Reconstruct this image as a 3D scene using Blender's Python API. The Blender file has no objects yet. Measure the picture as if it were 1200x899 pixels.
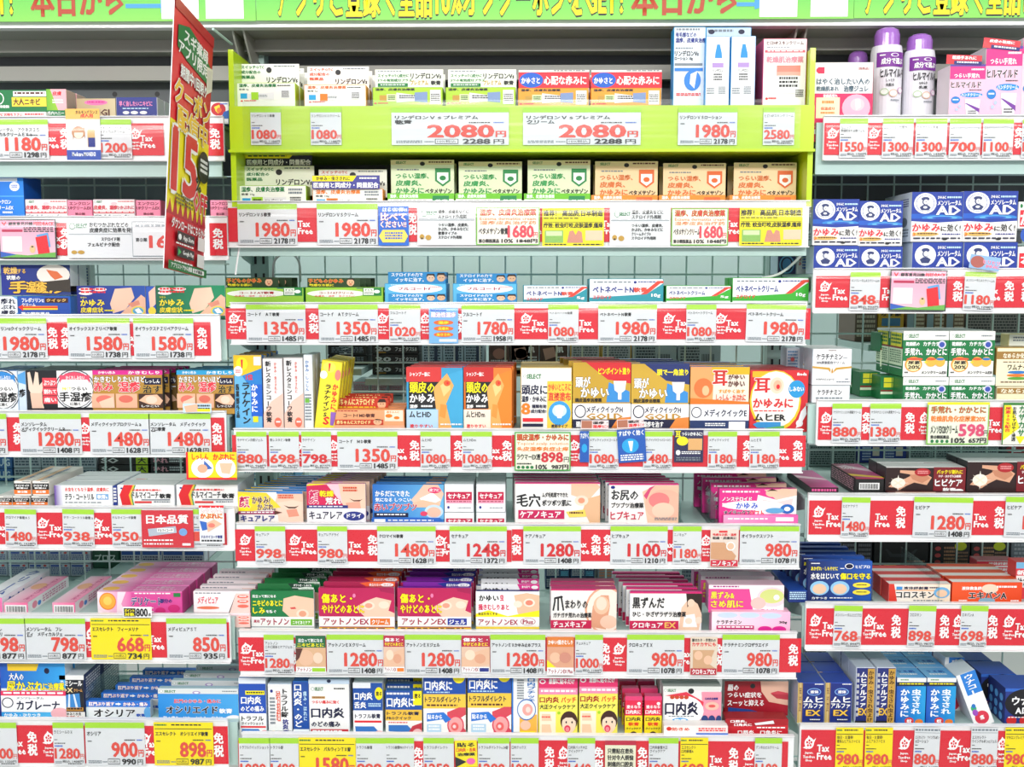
import bpy, math, random
import numpy as np
from mathutils import Vector
from mathutils.geometry import tessellate_polygon
random.seed(4)
SC = bpy.context.scene
COL = SC.collection
# ---------------------------------------------------------------- camera
FPX = 1200.0                       # focal length in pixels of the 1200x899 frame
PITCH, YAW, CZ = 5.7, 0.7, 1.5
cam = bpy.data.objects.new('camera', bpy.data.cameras.new('camera'))
COL.objects.link(cam)
cam.location = (0, 0, CZ)
cam.rotation_euler = (math.radians(90 - PITCH), 0, math.radians(YAW))
cam.data.sensor_width = 36
cam.data.lens = 36 * FPX / 1200
cam.data.clip_start = 0.02
SC.camera = cam
CM = cam.rotation_euler.to_matrix()
# ---------------------------------------------------------------- world, lights, exposure
wd = bpy.data.worlds.new('shop_air')
SC.world = wd
wd.use_nodes = True
wd.node_tree.nodes['Background'].inputs[0].default_value = (0.97, 0.985, 1.0, 1)
wd.node_tree.nodes['Background'].inputs[1].default_value = 0.9
SC.view_settings.view_transform = 'Standard'
SC.view_settings.look = 'None'
SC.view_settings.gamma = 1
SC.view_settings.exposure = -0.42
SC.cycles.max_bounces = 6
SC.cycles.transparent_max_bounces = 12
for i, (lx, ly, lz, e) in enumerate([(-1.7, -1.3, 2.6, 41), (0, -1.3, 2.6, 41), (1.7, -1.3, 2.6, 41), (-1.0, 0.45, 2.8, 5), (1.0, 0.45, 2.8, 5), (-.8, 3.4, 2.8, 22), (.8, 3.4, 2.8, 22)]):
    L = bpy.data.lights.new('ceiling_lamp_light', 'AREA')
    L.shape = 'RECTANGLE'
    L.size, L.size_y = 1.25, 0.28
    L.energy = e
    L.color = (1.0, 0.985, 0.95)
    o = bpy.data.objects.new('ceiling_lamp_light', L)
    COL.objects.link(o)
    o.location = (lx, ly, lz)
    d = Vector((lx * 0.6, 1.7 if ly < 3 else 2.3, 1.0)) - o.location
    o.rotation_euler = d.to_track_quat('-Z', 'Y').to_euler()

# ---------------------------------------------------------------- helpers
YR = 1.60                          # distance of every price rail from the camera
def at(px, py, Y=YR):
    """the place, at distance Y, of the pixel measured on the photograph"""
    d = CM @ Vector(((px - 600) / FPX, -(py - 449.5) / FPX, -1))
    return Vector((0, 0, CZ)) + d * (Y / d.y)

PAL = dict(w='ffffff', k='1c1c20', r='e8202c', R='a8101c', y='ffee10', g='a4d81c', G='087a3c', b='1060d0', B='142688', c='18a8e8',
           p='f868b0', m='d8148c', o='f88018', v='7c2894', s='f4c4a4', S='d8907c', a='d4d6da', A='7c8690', l='c4e6fa', t='c89a3c',
           q='e2463e', P='fad0e0', n='10143c', e='ececf0', T='1a9c9c', L='d8f0b0', u='48a0f0', f='fff4c0', h='5c2c24')
_cc = {}
def col(c):
    if c not in _cc:
        h = PAL.get(c, c.lstrip('#'))
        rgb = [int(h[i:i + 2], 16) / 255 for i in (0, 2, 4)]
        _cc[c] = tuple((x / 12.92 if x < .04 else ((x + .055) / 1.055) ** 2.4) * 0.96 for x in rgb) + (1.0,)
    return _cc[c]

def mat(name, base=(.8, .8, .8), rough=.4, metal=0, vcol=False, noise=.03, scale=40, bump=0.02, coat=0):
    m = bpy.data.materials.new(name)
    m.use_nodes = True
    nt = m.node_tree
    b = nt.nodes['Principled BSDF']
    b.inputs['Roughness'].default_value = rough
    b.inputs['Metallic'].default_value = metal
    b.inputs['Coat Weight'].default_value = coat
    nz = nt.nodes.new('ShaderNodeTexNoise')
    nz.inputs['Scale'].default_value = scale
    tc = nt.nodes.new('ShaderNodeTexCoord')
    nt.links.new(tc.outputs['Object'], nz.inputs['Vector'])
    mx = nt.nodes.new('ShaderNodeMix')
    mx.data_type = 'RGBA'
    mx.blend_type = 'MULTIPLY'
    mx.inputs['Factor'].default_value = noise
    if vcol:
        at_ = nt.nodes.new('ShaderNodeVertexColor')
        at_.layer_name = 'Col'
        nt.links.new(at_.outputs['Color'], mx.inputs['A'])
    else:
        mx.inputs['A'].default_value = (*base, 1)
    nt.links.new(nz.outputs['Color'], mx.inputs['B'])
    nt.links.new(mx.outputs['Result'], b.inputs['Base Color'])
    if bump:
        bp = nt.nodes.new('ShaderNodeBump')
        bp.inputs['Strength'].default_value = bump
        bp.inputs['Distance'].default_value = .002
        nt.links.new(nz.outputs['Fac'], bp.inputs['Height'])
        nt.links.new(bp.outputs['Normal'], b.inputs['Normal'])
    return m

def clear_mat(name, gloss=.07, tint=(.97, .99, .99)):
    m = bpy.data.materials.new(name)
    m.use_nodes = True
    nt = m.node_tree
    for n in list(nt.nodes):
        if n.type == 'BSDF_PRINCIPLED':
            nt.nodes.remove(n)
    out = [n for n in nt.nodes if n.type == 'OUTPUT_MATERIAL'][0]
    tr = nt.nodes.new('ShaderNodeBsdfTransparent')
    tr.inputs[0].default_value = (*tint, 1)
    gl = nt.nodes.new('ShaderNodeBsdfGlossy')
    gl.inputs['Roughness'].default_value = .16
    fr = nt.nodes.new('ShaderNodeLayerWeight')
    fr.inputs['Blend'].default_value = .12
    nz = nt.nodes.new('ShaderNodeTexNoise')
    nz.inputs['Scale'].default_value = 3
    bp = nt.nodes.new('ShaderNodeBump')
    bp.inputs['Strength'].default_value = .10
    bp.inputs['Distance'].default_value = .01
    ml = nt.nodes.new('ShaderNodeMath')
    ml.operation = 'MULTIPLY_ADD'
    ml.inputs[1].default_value = .35
    ml.inputs[2].default_value = gloss
    mx = nt.nodes.new('ShaderNodeMixShader')
    nt.links.new(nz.outputs['Fac'], bp.inputs['Height'])
    nt.links.new(bp.outputs['Normal'], gl.inputs['Normal'])
    nt.links.new(fr.outputs['Fresnel'], ml.inputs[0])
    nt.links.new(ml.outputs[0], mx.inputs[0])
    nt.links.new(tr.outputs[0], mx.inputs[1])
    nt.links.new(gl.outputs[0], mx.inputs[2])
    nt.links.new(mx.outputs[0], out.inputs['Surface'])
    return m

M = dict(card=mat('printed_card', rough=.45, vcol=True, noise=.04, coat=.05),
         ink=mat('printing_ink', rough=.5, vcol=True, noise=.02, bump=0),
         metal=mat('painted_shelf_metal', (.44, .61, .57), .4, noise=.06, scale=12),
         grey=mat('grey_painted_metal', (.36, .355, .32), .45, noise=.08, scale=12),
         dark=mat('dark_back_panel', (.13, .14, .15), .6, noise=.1, scale=12),
         lime=mat('lime_plastic', col('bcdc10')[:3], .3, noise=.05, scale=10, coat=.2),
         wire=mat('coated_wire', (.62, .78, .74), .35, noise=.05),
         floor=mat('shop_floor_tiles', (.62, .62, .60), .3, noise=.1, scale=3),
         clear=clear_mat('clear_plastic_cover', .035),
         divider=clear_mat('clear_acrylic', .05, (.9, .96, .96)))

class MB:
    """collects coloured triangles and quads and links them as ONE mesh object"""
    def __init__(s):
        s.v, s.f, s.c, s.n = [], [], [], 0
    def add(s, verts, tris, c):
        s.v.append(np.asarray(verts, dtype=np.float64).reshape(-1, 3))
        s.f.append(np.asarray(tris, dtype=np.int64).reshape(-1, 3) + s.n)
        s.c.append(np.tile(np.array(c if len(c) == 4 else (*c, 1)), (len(s.v[-1]), 1)) if np.ndim(c) == 1 else np.array(c))
        s.n += len(s.v[-1])
    def poly(s, pts, c):
        k = len(pts)
        s.add(pts, [(0, i, i + 1) for i in range(1, k - 1)], c)
    def box(s, a, b, c=(1, 1, 1, 1), front=None, top=None):
        x0, y0, z0 = a
        x1, y1, z1 = b
        V = [(x0, y0, z0), (x1, y0, z0), (x1, y1, z0), (x0, y1, z0), (x0, y0, z1), (x1, y0, z1), (x1, y1, z1), (x0, y1, z1)]
        for q, cc in (((0, 1, 5, 4), front), ((1, 2, 6, 5), None), ((2, 3, 7, 6), None), ((3, 0, 4, 7), None), ((4, 5, 6, 7), top), ((3, 2, 1, 0), None)):
            s.poly([V[i] for i in q], cc or c)
    def carton(s, a, b, c, front=None, top=None, e=.0009):
        """a box with small chamfers round its vertical and horizontal edges"""
        x0, y0, z0 = a
        x1, y1, z1 = b
        e = min(e, (x1 - x0) * .2, (y1 - y0) * .3, (z1 - z0) * .2)
        F = [(x0 + e, y0, z0 + e), (x1 - e, y0, z0 + e), (x1 - e, y0, z1 - e), (x0 + e, y0, z1 - e)]
        Bk = [(x0 + e, y1, z0 + e), (x1 - e, y1, z0 + e), (x1 - e, y1, z1 - e), (x0 + e, y1, z1 - e)]
        Rt = [(x1, y0 + e, z0 + e), (x1, y1 - e, z0 + e), (x1, y1 - e, z1 - e), (x1, y0 + e, z1 - e)]
        Lf = [(x0, y1 - e, z0 + e), (x0, y0 + e, z0 + e), (x0, y0 + e, z1 - e), (x0, y1 - e, z1 - e)]
        Tp = [(x0 + e, y0 + e, z1), (x1 - e, y0 + e, z1), (x1 - e, y1 - e, z1), (x0 + e, y1 - e, z1)]
        Bt = [(x0 + e, y1 - e, z0), (x1 - e, y1 - e, z0), (x1 - e, y0 + e, z0), (x0 + e, y0 + e, z0)]
        s.poly(F, front or c); s.poly(Bk[::-1], c); s.poly(Rt, c); s.poly(Lf, c); s.poly(Tp, top or c); s.poly(Bt, c)
        s.poly([F[1], Rt[0], Rt[3], F[2]], c); s.poly([Lf[1], F[0], F[3], Lf[2]], c)
        s.poly([F[3], F[2], Tp[1], Tp[0]], top or c); s.poly([Rt[3], Rt[2], Tp[2], Tp[1]], c); s.poly([Lf[3], Lf[2], Tp[0], Tp[3]], c)
        s.poly([F[2], Rt[3], Tp[1]], c); s.poly([F[3], Tp[0], Lf[2]], c)
    def tube(s, p, q, r, c=(1, 1, 1, 1), k=6):
        p, q = Vector(p), Vector(q)
        d = (q - p).normalized()
        u = d.orthogonal().normalized()
        w = d.cross(u)
        P, Q = [], []
        for i in range(k):
            a = 2 * math.pi * i / k
            o = u * math.cos(a) * r + w * math.sin(a) * r
            P.append(p + o); Q.append(q + o)
        for i in range(k):
            j = (i + 1) % k
            s.poly([P[i], P[j], Q[j], Q[i]], c)
        s.poly(P[::-1], c); s.poly(Q, c)
    def lathe(s, x, y, prof, k=28):
        for (r0, z0, c0), (r1, z1, _) in zip(prof, prof[1:]):
            for i in range(k):
                a, b = 2 * math.pi * i / k, 2 * math.pi * (i + 1) / k
                s.poly([(x + r0 * math.cos(a), y + r0 * math.sin(a), z0), (x + r0 * math.cos(b), y + r0 * math.sin(b), z0),
                        (x + r1 * math.cos(b), y + r1 * math.sin(b), z1), (x + r1 * math.cos(a), y + r1 * math.sin(a), z1)], c0)
    def build(s, name, m, parent=None, smooth=False):
        me = bpy.data.meshes.new(name)
        v = np.concatenate(s.v); f = np.concatenate(s.f); c = np.concatenate(s.c)
        me.vertices.add(len(v)); me.vertices.foreach_set('co', v.astype(np.float32).ravel())
        me.loops.add(f.size); me.loops.foreach_set('vertex_index', f.astype(np.int32).ravel())
        me.polygons.add(len(f)); me.polygons.foreach_set('loop_start', np.arange(0, f.size, 3, dtype=np.int32))
        me.update(calc_edges=True)
        ca = me.color_attributes.new('Col', 'FLOAT_COLOR', 'POINT')
        ca.data.foreach_set('color', c.astype(np.float32).ravel())
        if smooth:
            me.polygons.foreach_set('use_smooth', np.ones(len(f), dtype=bool))
        me.materials.append(m)
        o = bpy.data.objects.new(name, me)
        COL.objects.link(o)
        if parent:
            o.parent = parent
        return o

def empty(name, loc=(0, 0, 0)):
    o = bpy.data.objects.new(name, None)
    o.empty_display_size = .02
    COL.objects.link(o)
    o.location = loc
    return o
def tag(o, label=None, cat=None, group=None, kind=None):
    for k, v in (('label', label), ('category', cat), ('group', group), ('kind', kind)):
        if v:
            o[k] = v
    return o
def copy_tree(o, parent=None):
    c = o.copy()
    COL.objects.link(c)
    if parent:
        c.parent = parent
    for ch in KIDS.get(o.name, []):
        copy_tree(ch, c)
    return c
KIDS = {}
def kid(parent, ch):
    KIDS.setdefault(parent.name, []).append(ch)
    return ch

# ---------------------------------------------------------------- lettering
_gl = {}
_tc = bpy.data.curves.new('glyph', 'FONT')   # scratch text object, removed at the end
_tc.fill_mode = 'FRONT'
_to = bpy.data.objects.new('glyph', _tc)
COL.objects.link(_to)
def _mesh_of(body, res=2, off=0.0):
    _tc.body = body; _tc.resolution_u = res; _tc.offset = off
    bpy.context.view_layer.update()
    dg = bpy.context.evaluated_depsgraph_get()
    ev = _to.evaluated_get(dg)
    me = ev.to_mesh()
    n = len(me.vertices)
    v = np.zeros(n * 3); me.vertices.foreach_get('co', v)
    me.calc_loop_triangles()
    t = np.zeros(len(me.loop_triangles) * 3, dtype=np.int32); me.loop_triangles.foreach_get('vertices', t)
    ev.to_mesh_clear()
    return v.reshape(-1, 3)[:, :2], t.reshape(-1, 3)
_bar = None
def glyph(ch):
    global _bar
    if _bar is None:
        _bar = _mesh_of('|')[0][:, 0].max()
    if ch not in _gl:
        if ch in ' 　':
            _gl[ch] = (np.zeros((0, 2)), np.zeros((0, 3), dtype=int), 1.0 if ch == '　' else .28)
        else:
            v, t = _mesh_of(ch, 2 if ch.isdigit() or ch in '円免税' else 1, .008)
            adv = _mesh_of(ch + '|')[0][:, 0].max() - _bar
            _gl[ch] = (v, t, adv)
    return _gl[ch]
def layout(txt, vertical=False):
    V, F, n, x = [], [], 0, 0.0
    for ch in txt:
        v, t, adv = glyph(ch)
        if vertical:
            if ch in 'ーー':
                v = v[:, ::-1] * (1, -1) + (.0, .78)
            w = v + ((.5 - adv / 2), -x)
            x += 1.0 if ch not in ' ' else .5
        else:
            w = v + (x, 0)
            x += adv
        V.append(w); F.append(t + n); n += len(v)
    return np.concatenate(V), np.concatenate(F)
BOLD = [(-.03, -.012), (.03, -.012), (0, .024)]
RING = [(math.cos(a) * .058, math.sin(a) * .058) for a in [i * math.pi / 3 + .3 for i in range(6)]]

class Face:
    """a flat printed surface: art given in per cent of its width and height (from the top left corner)"""
    def __init__(s, TL, TR, BR, BL, step=.00005, lift=.0002):
        s.q = [np.array(p, dtype=float) for p in (TL, TR, BR, BL)]
        n = np.cross(s.q[1] - s.q[0], s.q[0] - s.q[3])
        s.nrm = n / np.linalg.norm(n)
        s.step, s.h = step, lift
        s.print, s.ink = MB(), MB()
    def pt(s, uv, h):
        uv = np.asarray(uv, dtype=float).reshape(-1, 2) / 100
        u, v = uv[:, :1], uv[:, 1:]
        p = (s.q[0] * (1 - u) + s.q[1] * u) * (1 - v) + (s.q[3] * (1 - u) + s.q[2] * u) * v
        return p + s.nrm * h
    def nxt(s):
        s.h += s.step
        return s.h
    def area(s, uv, c):
        for ax in (0, 1):
            for lim, sg in ((0, 1), (100, -1)):
                out = []
                for i in range(len(uv)):
                    a, b = uv[i - 1], uv[i]
                    ia, ib = (a[ax] - lim) * sg >= 0, (b[ax] - lim) * sg >= 0
                    if ia != ib:
                        t = (lim - a[ax]) / (b[ax] - a[ax])
                        out.append((a[0] + (b[0] - a[0]) * t, a[1] + (b[1] - a[1]) * t))
                    if ib:
                        out.append(b)
                uv = out
                if len(uv) < 3:
                    return
        tris = tessellate_polygon([[Vector((u, -v, 0)) for u, v in uv]])
        if tris:
            s.print.add(s.pt(uv, s.nxt()), tris, col(c))
    def rect(s, x0, y0, x1, y1, c):
        x0, x1, y0, y1 = max(x0, 0), min(x1, 100), max(y0, 0), min(y1, 100)
        if x0 >= x1 or y0 >= y1:
            return
        s.print.poly(s.pt([(x0, y1), (x1, y1), (x1, y0), (x0, y0)], s.nxt()), col(c))
    def text(s, x0, y0, x1, y1, c, txt, bold=False, ring=None, vertical=False):
        v, t = layout(txt, vertical)
        lo, hi = v.min(0), v.max(0)
        if not vertical:
            if hi[1] - lo[1] < .5:
                lo[1], hi[1] = -.05, .75
        sz = np.maximum(hi - lo, .01)
        def put(d, h, cc):
            w = (v + d - lo) / sz
            uv = np.stack([x0 + w[:, 0] * (x1 - x0), y1 - w[:, 1] * (y1 - y0)], 1)
            s.ink.add(s.pt(uv, h), t, col(cc))
        if ring:
            h = s.nxt()
            for i, d in enumerate(RING):
                put(d, h + i * .000012, ring)
            s.h += .00008
        h = s.nxt() + .00005
        for i, d in enumerate(BOLD if bold else [(0, 0)]):
            put(d, h + i * .000015, c)
        s.h += .00005
    def art(s, txt):
        for op in txt.split(';'):
            op = op.strip()
            if not op:
                continue
            k = op[0]
            if k in 'TBV' and len(op.split(' ', 6)) < 7 or k == 'O' and len(op.split(' ', 7)) < 8:
                print('BAD ART', op); continue
            if k in 'TBV':
                _, a, b, c, d, cc, t = op.split(' ', 6)
                s.text(float(a), float(b), float(c), float(d), cc, t, bold=k != 'T', vertical=k == 'V')
                continue
            if k == 'O':
                _, a, b, c, d, cc, rc, t = op.split(' ', 7)
                s.text(float(a), float(b), float(c), float(d), cc, t, bold=True, ring=rc)
                continue
            w = op.split()
            if k == 'R':
                s.rect(*map(float, w[1:5]), w[5])
            elif k == 'E':
                cx, cy, rx, ry = map(float, w[1:5])
                s.area([(cx + rx * math.cos(a), cy - ry * math.sin(a)) for a in [i * math.pi / 10 for i in range(20)]], w[5])
            elif k == 'P':
                q = list(map(float, w[2:]))
                s.area(list(zip(q[::2], q[1::2])), w[1])
            elif k in 'GH':
                x0, y0, x1, y1 = map(float, w[1:5])
                a, b = col(w[5]), col(w[6])
                cs = [a, b, b, a] if k == 'G' else [b, b, a, a]
                s.print.add(s.pt([(x0, y1), (x1, y1), (x1, y0), (x0, y0)], s.nxt()), [(0, 1, 2), (0, 2, 3)], np.array(cs))
            elif k == 'L':                                   # rows of print too small to read
                x0, y0, x1, y1 = map(float, w[1:5])
                n = int(w[5]); h = s.nxt(); dy = (y1 - y0) / n
                for i in range(n):
                    x = x0
                    while x < x1:
                        ln = (x1 - x0) * random.uniform(.05, .16)
                        xe = min(x + ln, x1)
                        y = y0 + dy * i
                        s.print.poly(s.pt([(x, y + dy * .6), (xe, y + dy * .6), (xe, y), (x, y)], h), col(w[6]))
                        x = xe + (x1 - x0) * .03
            elif k == 'U':                                   # picture of a tube: cap at the left
                x0, y0, x1, y1 = map(float, w[1:5]); my = (y0 + y1) / 2; d = (y1 - y0) / 2
                s.art('P e %f %f %f %f %f %f %f %f' % (x0 + (x1 - x0) * .2, my - d * .6, x1, y0, x1, y1, x0 + (x1 - x0) * .2, my + d * .6))
                s.art('R %f %f %f %f %s' % (x0, my - d * .7, x0 + (x1 - x0) * .2, my + d * .7, w[5]))
                s.art('L %f %f %f %f 2 A' % (x0 + (x1 - x0) * .35, my - d * .3, x0 + (x1 - x0) * .8, my + d * .4))
            elif k == 'Q':                                   # ring emblem
                cx, cy, rx, ry = map(float, w[1:5])
                s.art('E %f %f %f %f %s;E %f %f %f %f %s' % (cx, cy, rx, ry, w[5], cx, cy, rx * .82, ry * .82, w[6]))
    def build(s, parent, names=('front_print', 'lettering')):
        out = []
        if s.print.n:
            out.append(kid(parent, s.print.build(names[0], M['ink'], parent)))
        if s.ink.n:
            out.append(kid(parent, s.ink.build(names[1], M['ink'], parent)))
        return out

# ---------------------------------------------------------------- views measured on the photograph
_v = (0, 0, 1)
def V(ox, oy, s):
    global _v
    _v = (ox, oy, s)
def X(x): return _v[0] + x / _v[2]
def Y_(y): return _v[1] + y / _v[2]
ORD = ['first', 'second', 'third', 'fourth', 'fifth', 'sixth', 'seventh', 'eighth', 'ninth', 'tenth', 'eleventh', 'twelfth', 'thirteenth', 'fourteenth', 'fifteenth', 'sixteenth']
ROWZ = {}                           # shelf surface height by row
_row = None
def ROW(r):
    global _row
    _row = r

def P(name, label, x0, y0, x1, y1, art='', c='w', d=.028, n=1, st=None, dy=.025, tab=None, side=None, top=None, topart=None, sideart=None,
      on=None, cat='box', group=None, sx=0.0, px=False, rot=0.0, hole=False, lift=0.0):
    """a carton: visible front from (x0,y0) to (x1,y1) of the current view, standing on the current shelf"""
    Yf = YR + dy
    if not px:
        x0, x1, y0, y1 = X(x0), X(x1), Y_(y0), Y_(y1)
    my = (y0 + y1) / 2
    a, b = at(x0, my, Yf).x, at(x1, my, Yf).x
    cx = (a + b) / 2
    zt, zv = at((x0 + x1) / 2, y0, Yf).z, at((x0 + x1) / 2, y1, Yf).z
    zb = on['top'] if on is not None else ROWZ[_row] + lift
    if on is not None:
        Yf = max(Yf, on['front'])
    zb = min(zb, zt - .01)
    w, h = (b - a) / 2, zt - zb
    if n >= 4 and d <= .031 and not topart:
        st = st or d + .002
        d *= .5
    body = MB()
    body.carton((-w, 0, 0), (w, d, h), col(side or c), front=col(c), top=col(top or side or c))
    root = body.build(name, M['card'])
    root.location = (cx, Yf, zb)
    root.rotation_euler.z = math.radians(rot)
    root['top'] = zt; root['front'] = Yf
    F = Face((-w, 0, h), (w, 0, h), (w, 0, zv - zb), (-w, 0, zv - zb))
    if art: F.art(art)
    if hole:
        F.art('E 50 %f %f %f k' % (6, 2.6, 2.6 * (2 * w) / max(zt - zv, .01)))
    F.build(root)
    if tab:
        tx0, ty0, tx1, ty1, tc, tart = tab
        ta, tb = at(X(tx0), Y_(ty1), Yf + d).x - cx, at(X(tx1), Y_(ty1), Yf + d).x - cx
        tz = at(X(tx0), Y_(ty0), Yf + d).z - zb
        tv = at(X(tx0), Y_(ty1), Yf + d).z - zb
        t = MB(); t.carton((ta, d + .0003, h * .6), (tb, d + .0018, tz), col(tc))
        to = kid(root, t.build('hang_tab', M['card'], root))
        G = Face((ta, d + .0003, tz), (tb, d + .0003, tz), (tb, d + .0003, tv), (ta, d + .0003, tv))
        G.art(tart)
        G.build(to, ('tab_print', 'tab_lettering'))
    if topart:
        G = Face((-w, d, h), (w, d, h), (w, 0, h), (-w, 0, h)); G.art(topart); G.build(root, ('top_print', 'top_lettering'))
    if sideart:
        sg = -1 if cx > 0.02 else 1
        if sg > 0:
            G = Face((w, 0, h), (w, d, h), (w, d, zv - zb), (w, 0, zv - zb))
        else:
            G = Face((-w, d, h), (-w, 0, h), (-w, 0, zv - zb), (-w, d, zv - zb))
        G.art(sideart); G.build(root, ('side_print', 'side_lettering'))
    gap = st or (d + .002)
    if n > 1:
        tag(root, label + ', frontmost', cat, group or label + ' file')
        for i in range(1, n):
            q = copy_tree(root)
            q.location = (cx + sx * i + random.uniform(-.0008, .0008), Yf + gap * i, zb)
            q['label'] = label + ', ' + ORD[i] + ' from front'
    else:
        tag(root, label, cat, group)
    return root

TAGROWS = {}
def card_root(x0, x1, y0, y1, c, rot, name, dyf):
    a, b = at(x0, y1, YR - dyf), at(x1, y0, YR - dyf)
    w, h = abs(b.x - a.x) / 2, abs(b.z - a.z) / 2
    m = MB(); m.box((-w, 0, -h), (w, .0006, h), col(c))
    o = m.build(name, M['card'])
    o.location = ((a.x + b.x) / 2, YR - dyf, (a.z + b.z) / 2)
    o.rotation_euler.y = math.radians(rot)
    return o, Face((-w, 0, h), (w, 0, h), (w, 0, -h), (-w, 0, -h))
def TAG(x0, x1, kind, nm, price, tax='', rot=0, dyf=.0030, px=False):
    r = ROWS[_row]
    if not px: x0, x1 = X(x0), X(x1)
    c = 'ffe600' if kind[0] == 'Y' else 'e2e3e7'
    o, F = card_root(x0, x1, r['c0'], r['c1'], c, rot, 'price_card', dyf)
    wide = 'W' in kind
    lines = nm.split('/')
    pr = 'd8242c' if 'D' in kind else 'e4493c'
    if kind[0] == 'Y':
        F.art('L 2 4 22 10 1 G;L 30 4 80 9 1 k;R 2 14 98 15.5 k')
    elif kind[0] == 'E':
        F.art('L 3 3 97 10 1 A;R 2 11 98 12 A')
    else:
        F.art('R 0 0 100 13 a8dc30')
    if wide:
        lw = {0: 0}
        for i, l in enumerate(lines):
            F.text(3, 21 + i * 12, min(3 + len(l) * 5.9 * (1 if len(l) > 3 else 1.2), 97), 31 + i * 12, 'k', l, bold=True)
        n = len(price)
        F.text(31 if n > 3 else 44, 46, 87, 80, pr, price, bold=True)
        F.text(89, 63, 97.5, 79, pr, '円', bold=True)
        F.art('R 37 84 57 97 k;R 37.6 85.5 56.4 95.5 %s;T 39 87 55 94 k 10%%税込;L 4 88 26 96 2 A;L 28 90 36 94 1 A;L 4 42 11 46 1 k;L 66 39 84 43 1 k;L 87 39 96 43 1 b' % c)
        if tax: F.text(61, 84, 84, 97, 'k', tax, bold=True); F.text(87, 85, 96, 97, 'k', '円')
    else:
        for i, l in enumerate(lines):
            F.text(4, 18 + i * 9, min(6 + len(l) * 8.2, 96), 26 + i * 9, 'k', l)
        F.art('L 4 39 14 42 1 k;L 4 47 40 50.5 1 k;L 4 53 30 58 1 b')
        F.text(4, 60, 85, 84, pr, price, bold=True)
        F.text(87, 73, 99, 84, pr, '円')
        F.art('L 4 90 26 96 2 A;L 46 94.5 92 98 1 k')
        if tax: F.text(28, 87, 96, 93.5, 'k', '税込 ' + tax + '円')
    F.build(o, ('card_print', 'lettering'))
    TAGROWS.setdefault(_row, []).append(((x0 + x1) / 2, o, kind, price))
    return o
def POP(label, x0, y0, x1, y1, c, art, rot=0, dyf=.0052, name='promotional_card', cat='sign', px=False):
    if not px: x0, x1, y0, y1 = X(x0), X(x1), Y_(y0), Y_(y1)
    o, F = card_root(x0, x1, y0, y1, c, rot, name, dyf)
    F.art(art); F.build(o, ('card_print', 'lettering'))
    return tag(o, label, cat)
def RED(x0, x1, items, px=False):
    """the red tax-free paper behind the price cards of a rail: items are (kind, centre x)"""
    r = ROWS[_row]
    if not px: x0, x1 = X(x0), X(x1)
    if r['bay'] == 'C': x0, x1 = (x0, 599.5) if x0 < 400 else (600, x1)
    y0, y1 = r['c0'] + 4.5, r['c1'] - 3.5
    o, F = card_root(x0, x1, y0, y1, 'e01a30', 0, 'tax_free_strip', .0009)
    F.step = .00001
    k = 100 / (x1 - x0)
    for t, x in items:
        if not px: x = X(x)
        u = (x - x0) * k
        if u < 5 * k or u > 100 - 5 * k:
            continue
        if t == 'J':
            a = 'E %f 34 %f 15 w;P w %f 30 %f 20 %f 36;P w %f 24 %f 14 %f 22;P w %f 42 %f 46 %f 50;' % (u, 5.6 * k, u + 3 * k, u + 8 * k, u + 5 * k, u - 3 * k, u - 1 * k, u + 2 * k, u - 4 * k, u - 7.5 * k, u - 2 * k)
            for j in range(5):
                t = j * 2 * math.pi / 5 - math.pi / 2
                a += 'E %f %f %f 3.2 e01a30;' % (u + 2.6 * k * math.cos(t), 34 + 7 * math.sin(t), 1.2 * k)
            F.art(a + 'E %f 34 %f 2.4 e01a30;B %f 56 %f 63 w Japan.;B %f 66 %f 73 w Tax-free;B %f 76 %f 83 w Shop' % (u, .9 * k, u - 5 * k, u + 5 * k, u - 7 * k, u + 7 * k, u - 4 * k, u + 4 * k))
        elif t == 'T':
            F.text(u - 8 * k, 38, u + 6 * k, 56, 'w', 'Tax', bold=True); F.text(u - 8 * k, 59, u + 9 * k, 77, 'w', 'Free', bold=True)
        else:
            F.text(u - 5.5 * k, 16, u + 5.5 * k, 45, 'w', '免', bold=True); F.text(u - 5.5 * k, 49, u + 5.5 * k, 80, 'w', '税', bold=True)
    F.build(o, ('strip_print', 'lettering'))
    xm = (x0 + x1) / 2
    half = (', left half' if xm < 540 else ', right half') if r['bay'] == 'C' else (', short piece at right end' if x1 - x0 < 30 else ', long piece')
    tag(o, 'red tax-free paper strip, ' + r['where'] + half, 'sign')
    return o
# ================================================================ structure
M['white'] = mat('white_rail_plastic', (.9, .9, .91), .3, noise=.02, bump=0, coat=.2)
XL, XR = at(268, 400).x, at(947, 400).x
BAY = XR - XL
BACK = 1.82
fl = MB(); fl.box((-2.6, -3.0, -.02), (2.6, 4.6, 0)); tag(fl.build('floor', M['floor']), kind='structure')
fl = MB(); fl.box((-2.6, -3.0, 2.9), (2.6, 4.6, 2.92)); tag(fl.build('ceiling', M['white']), kind='structure')

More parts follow.
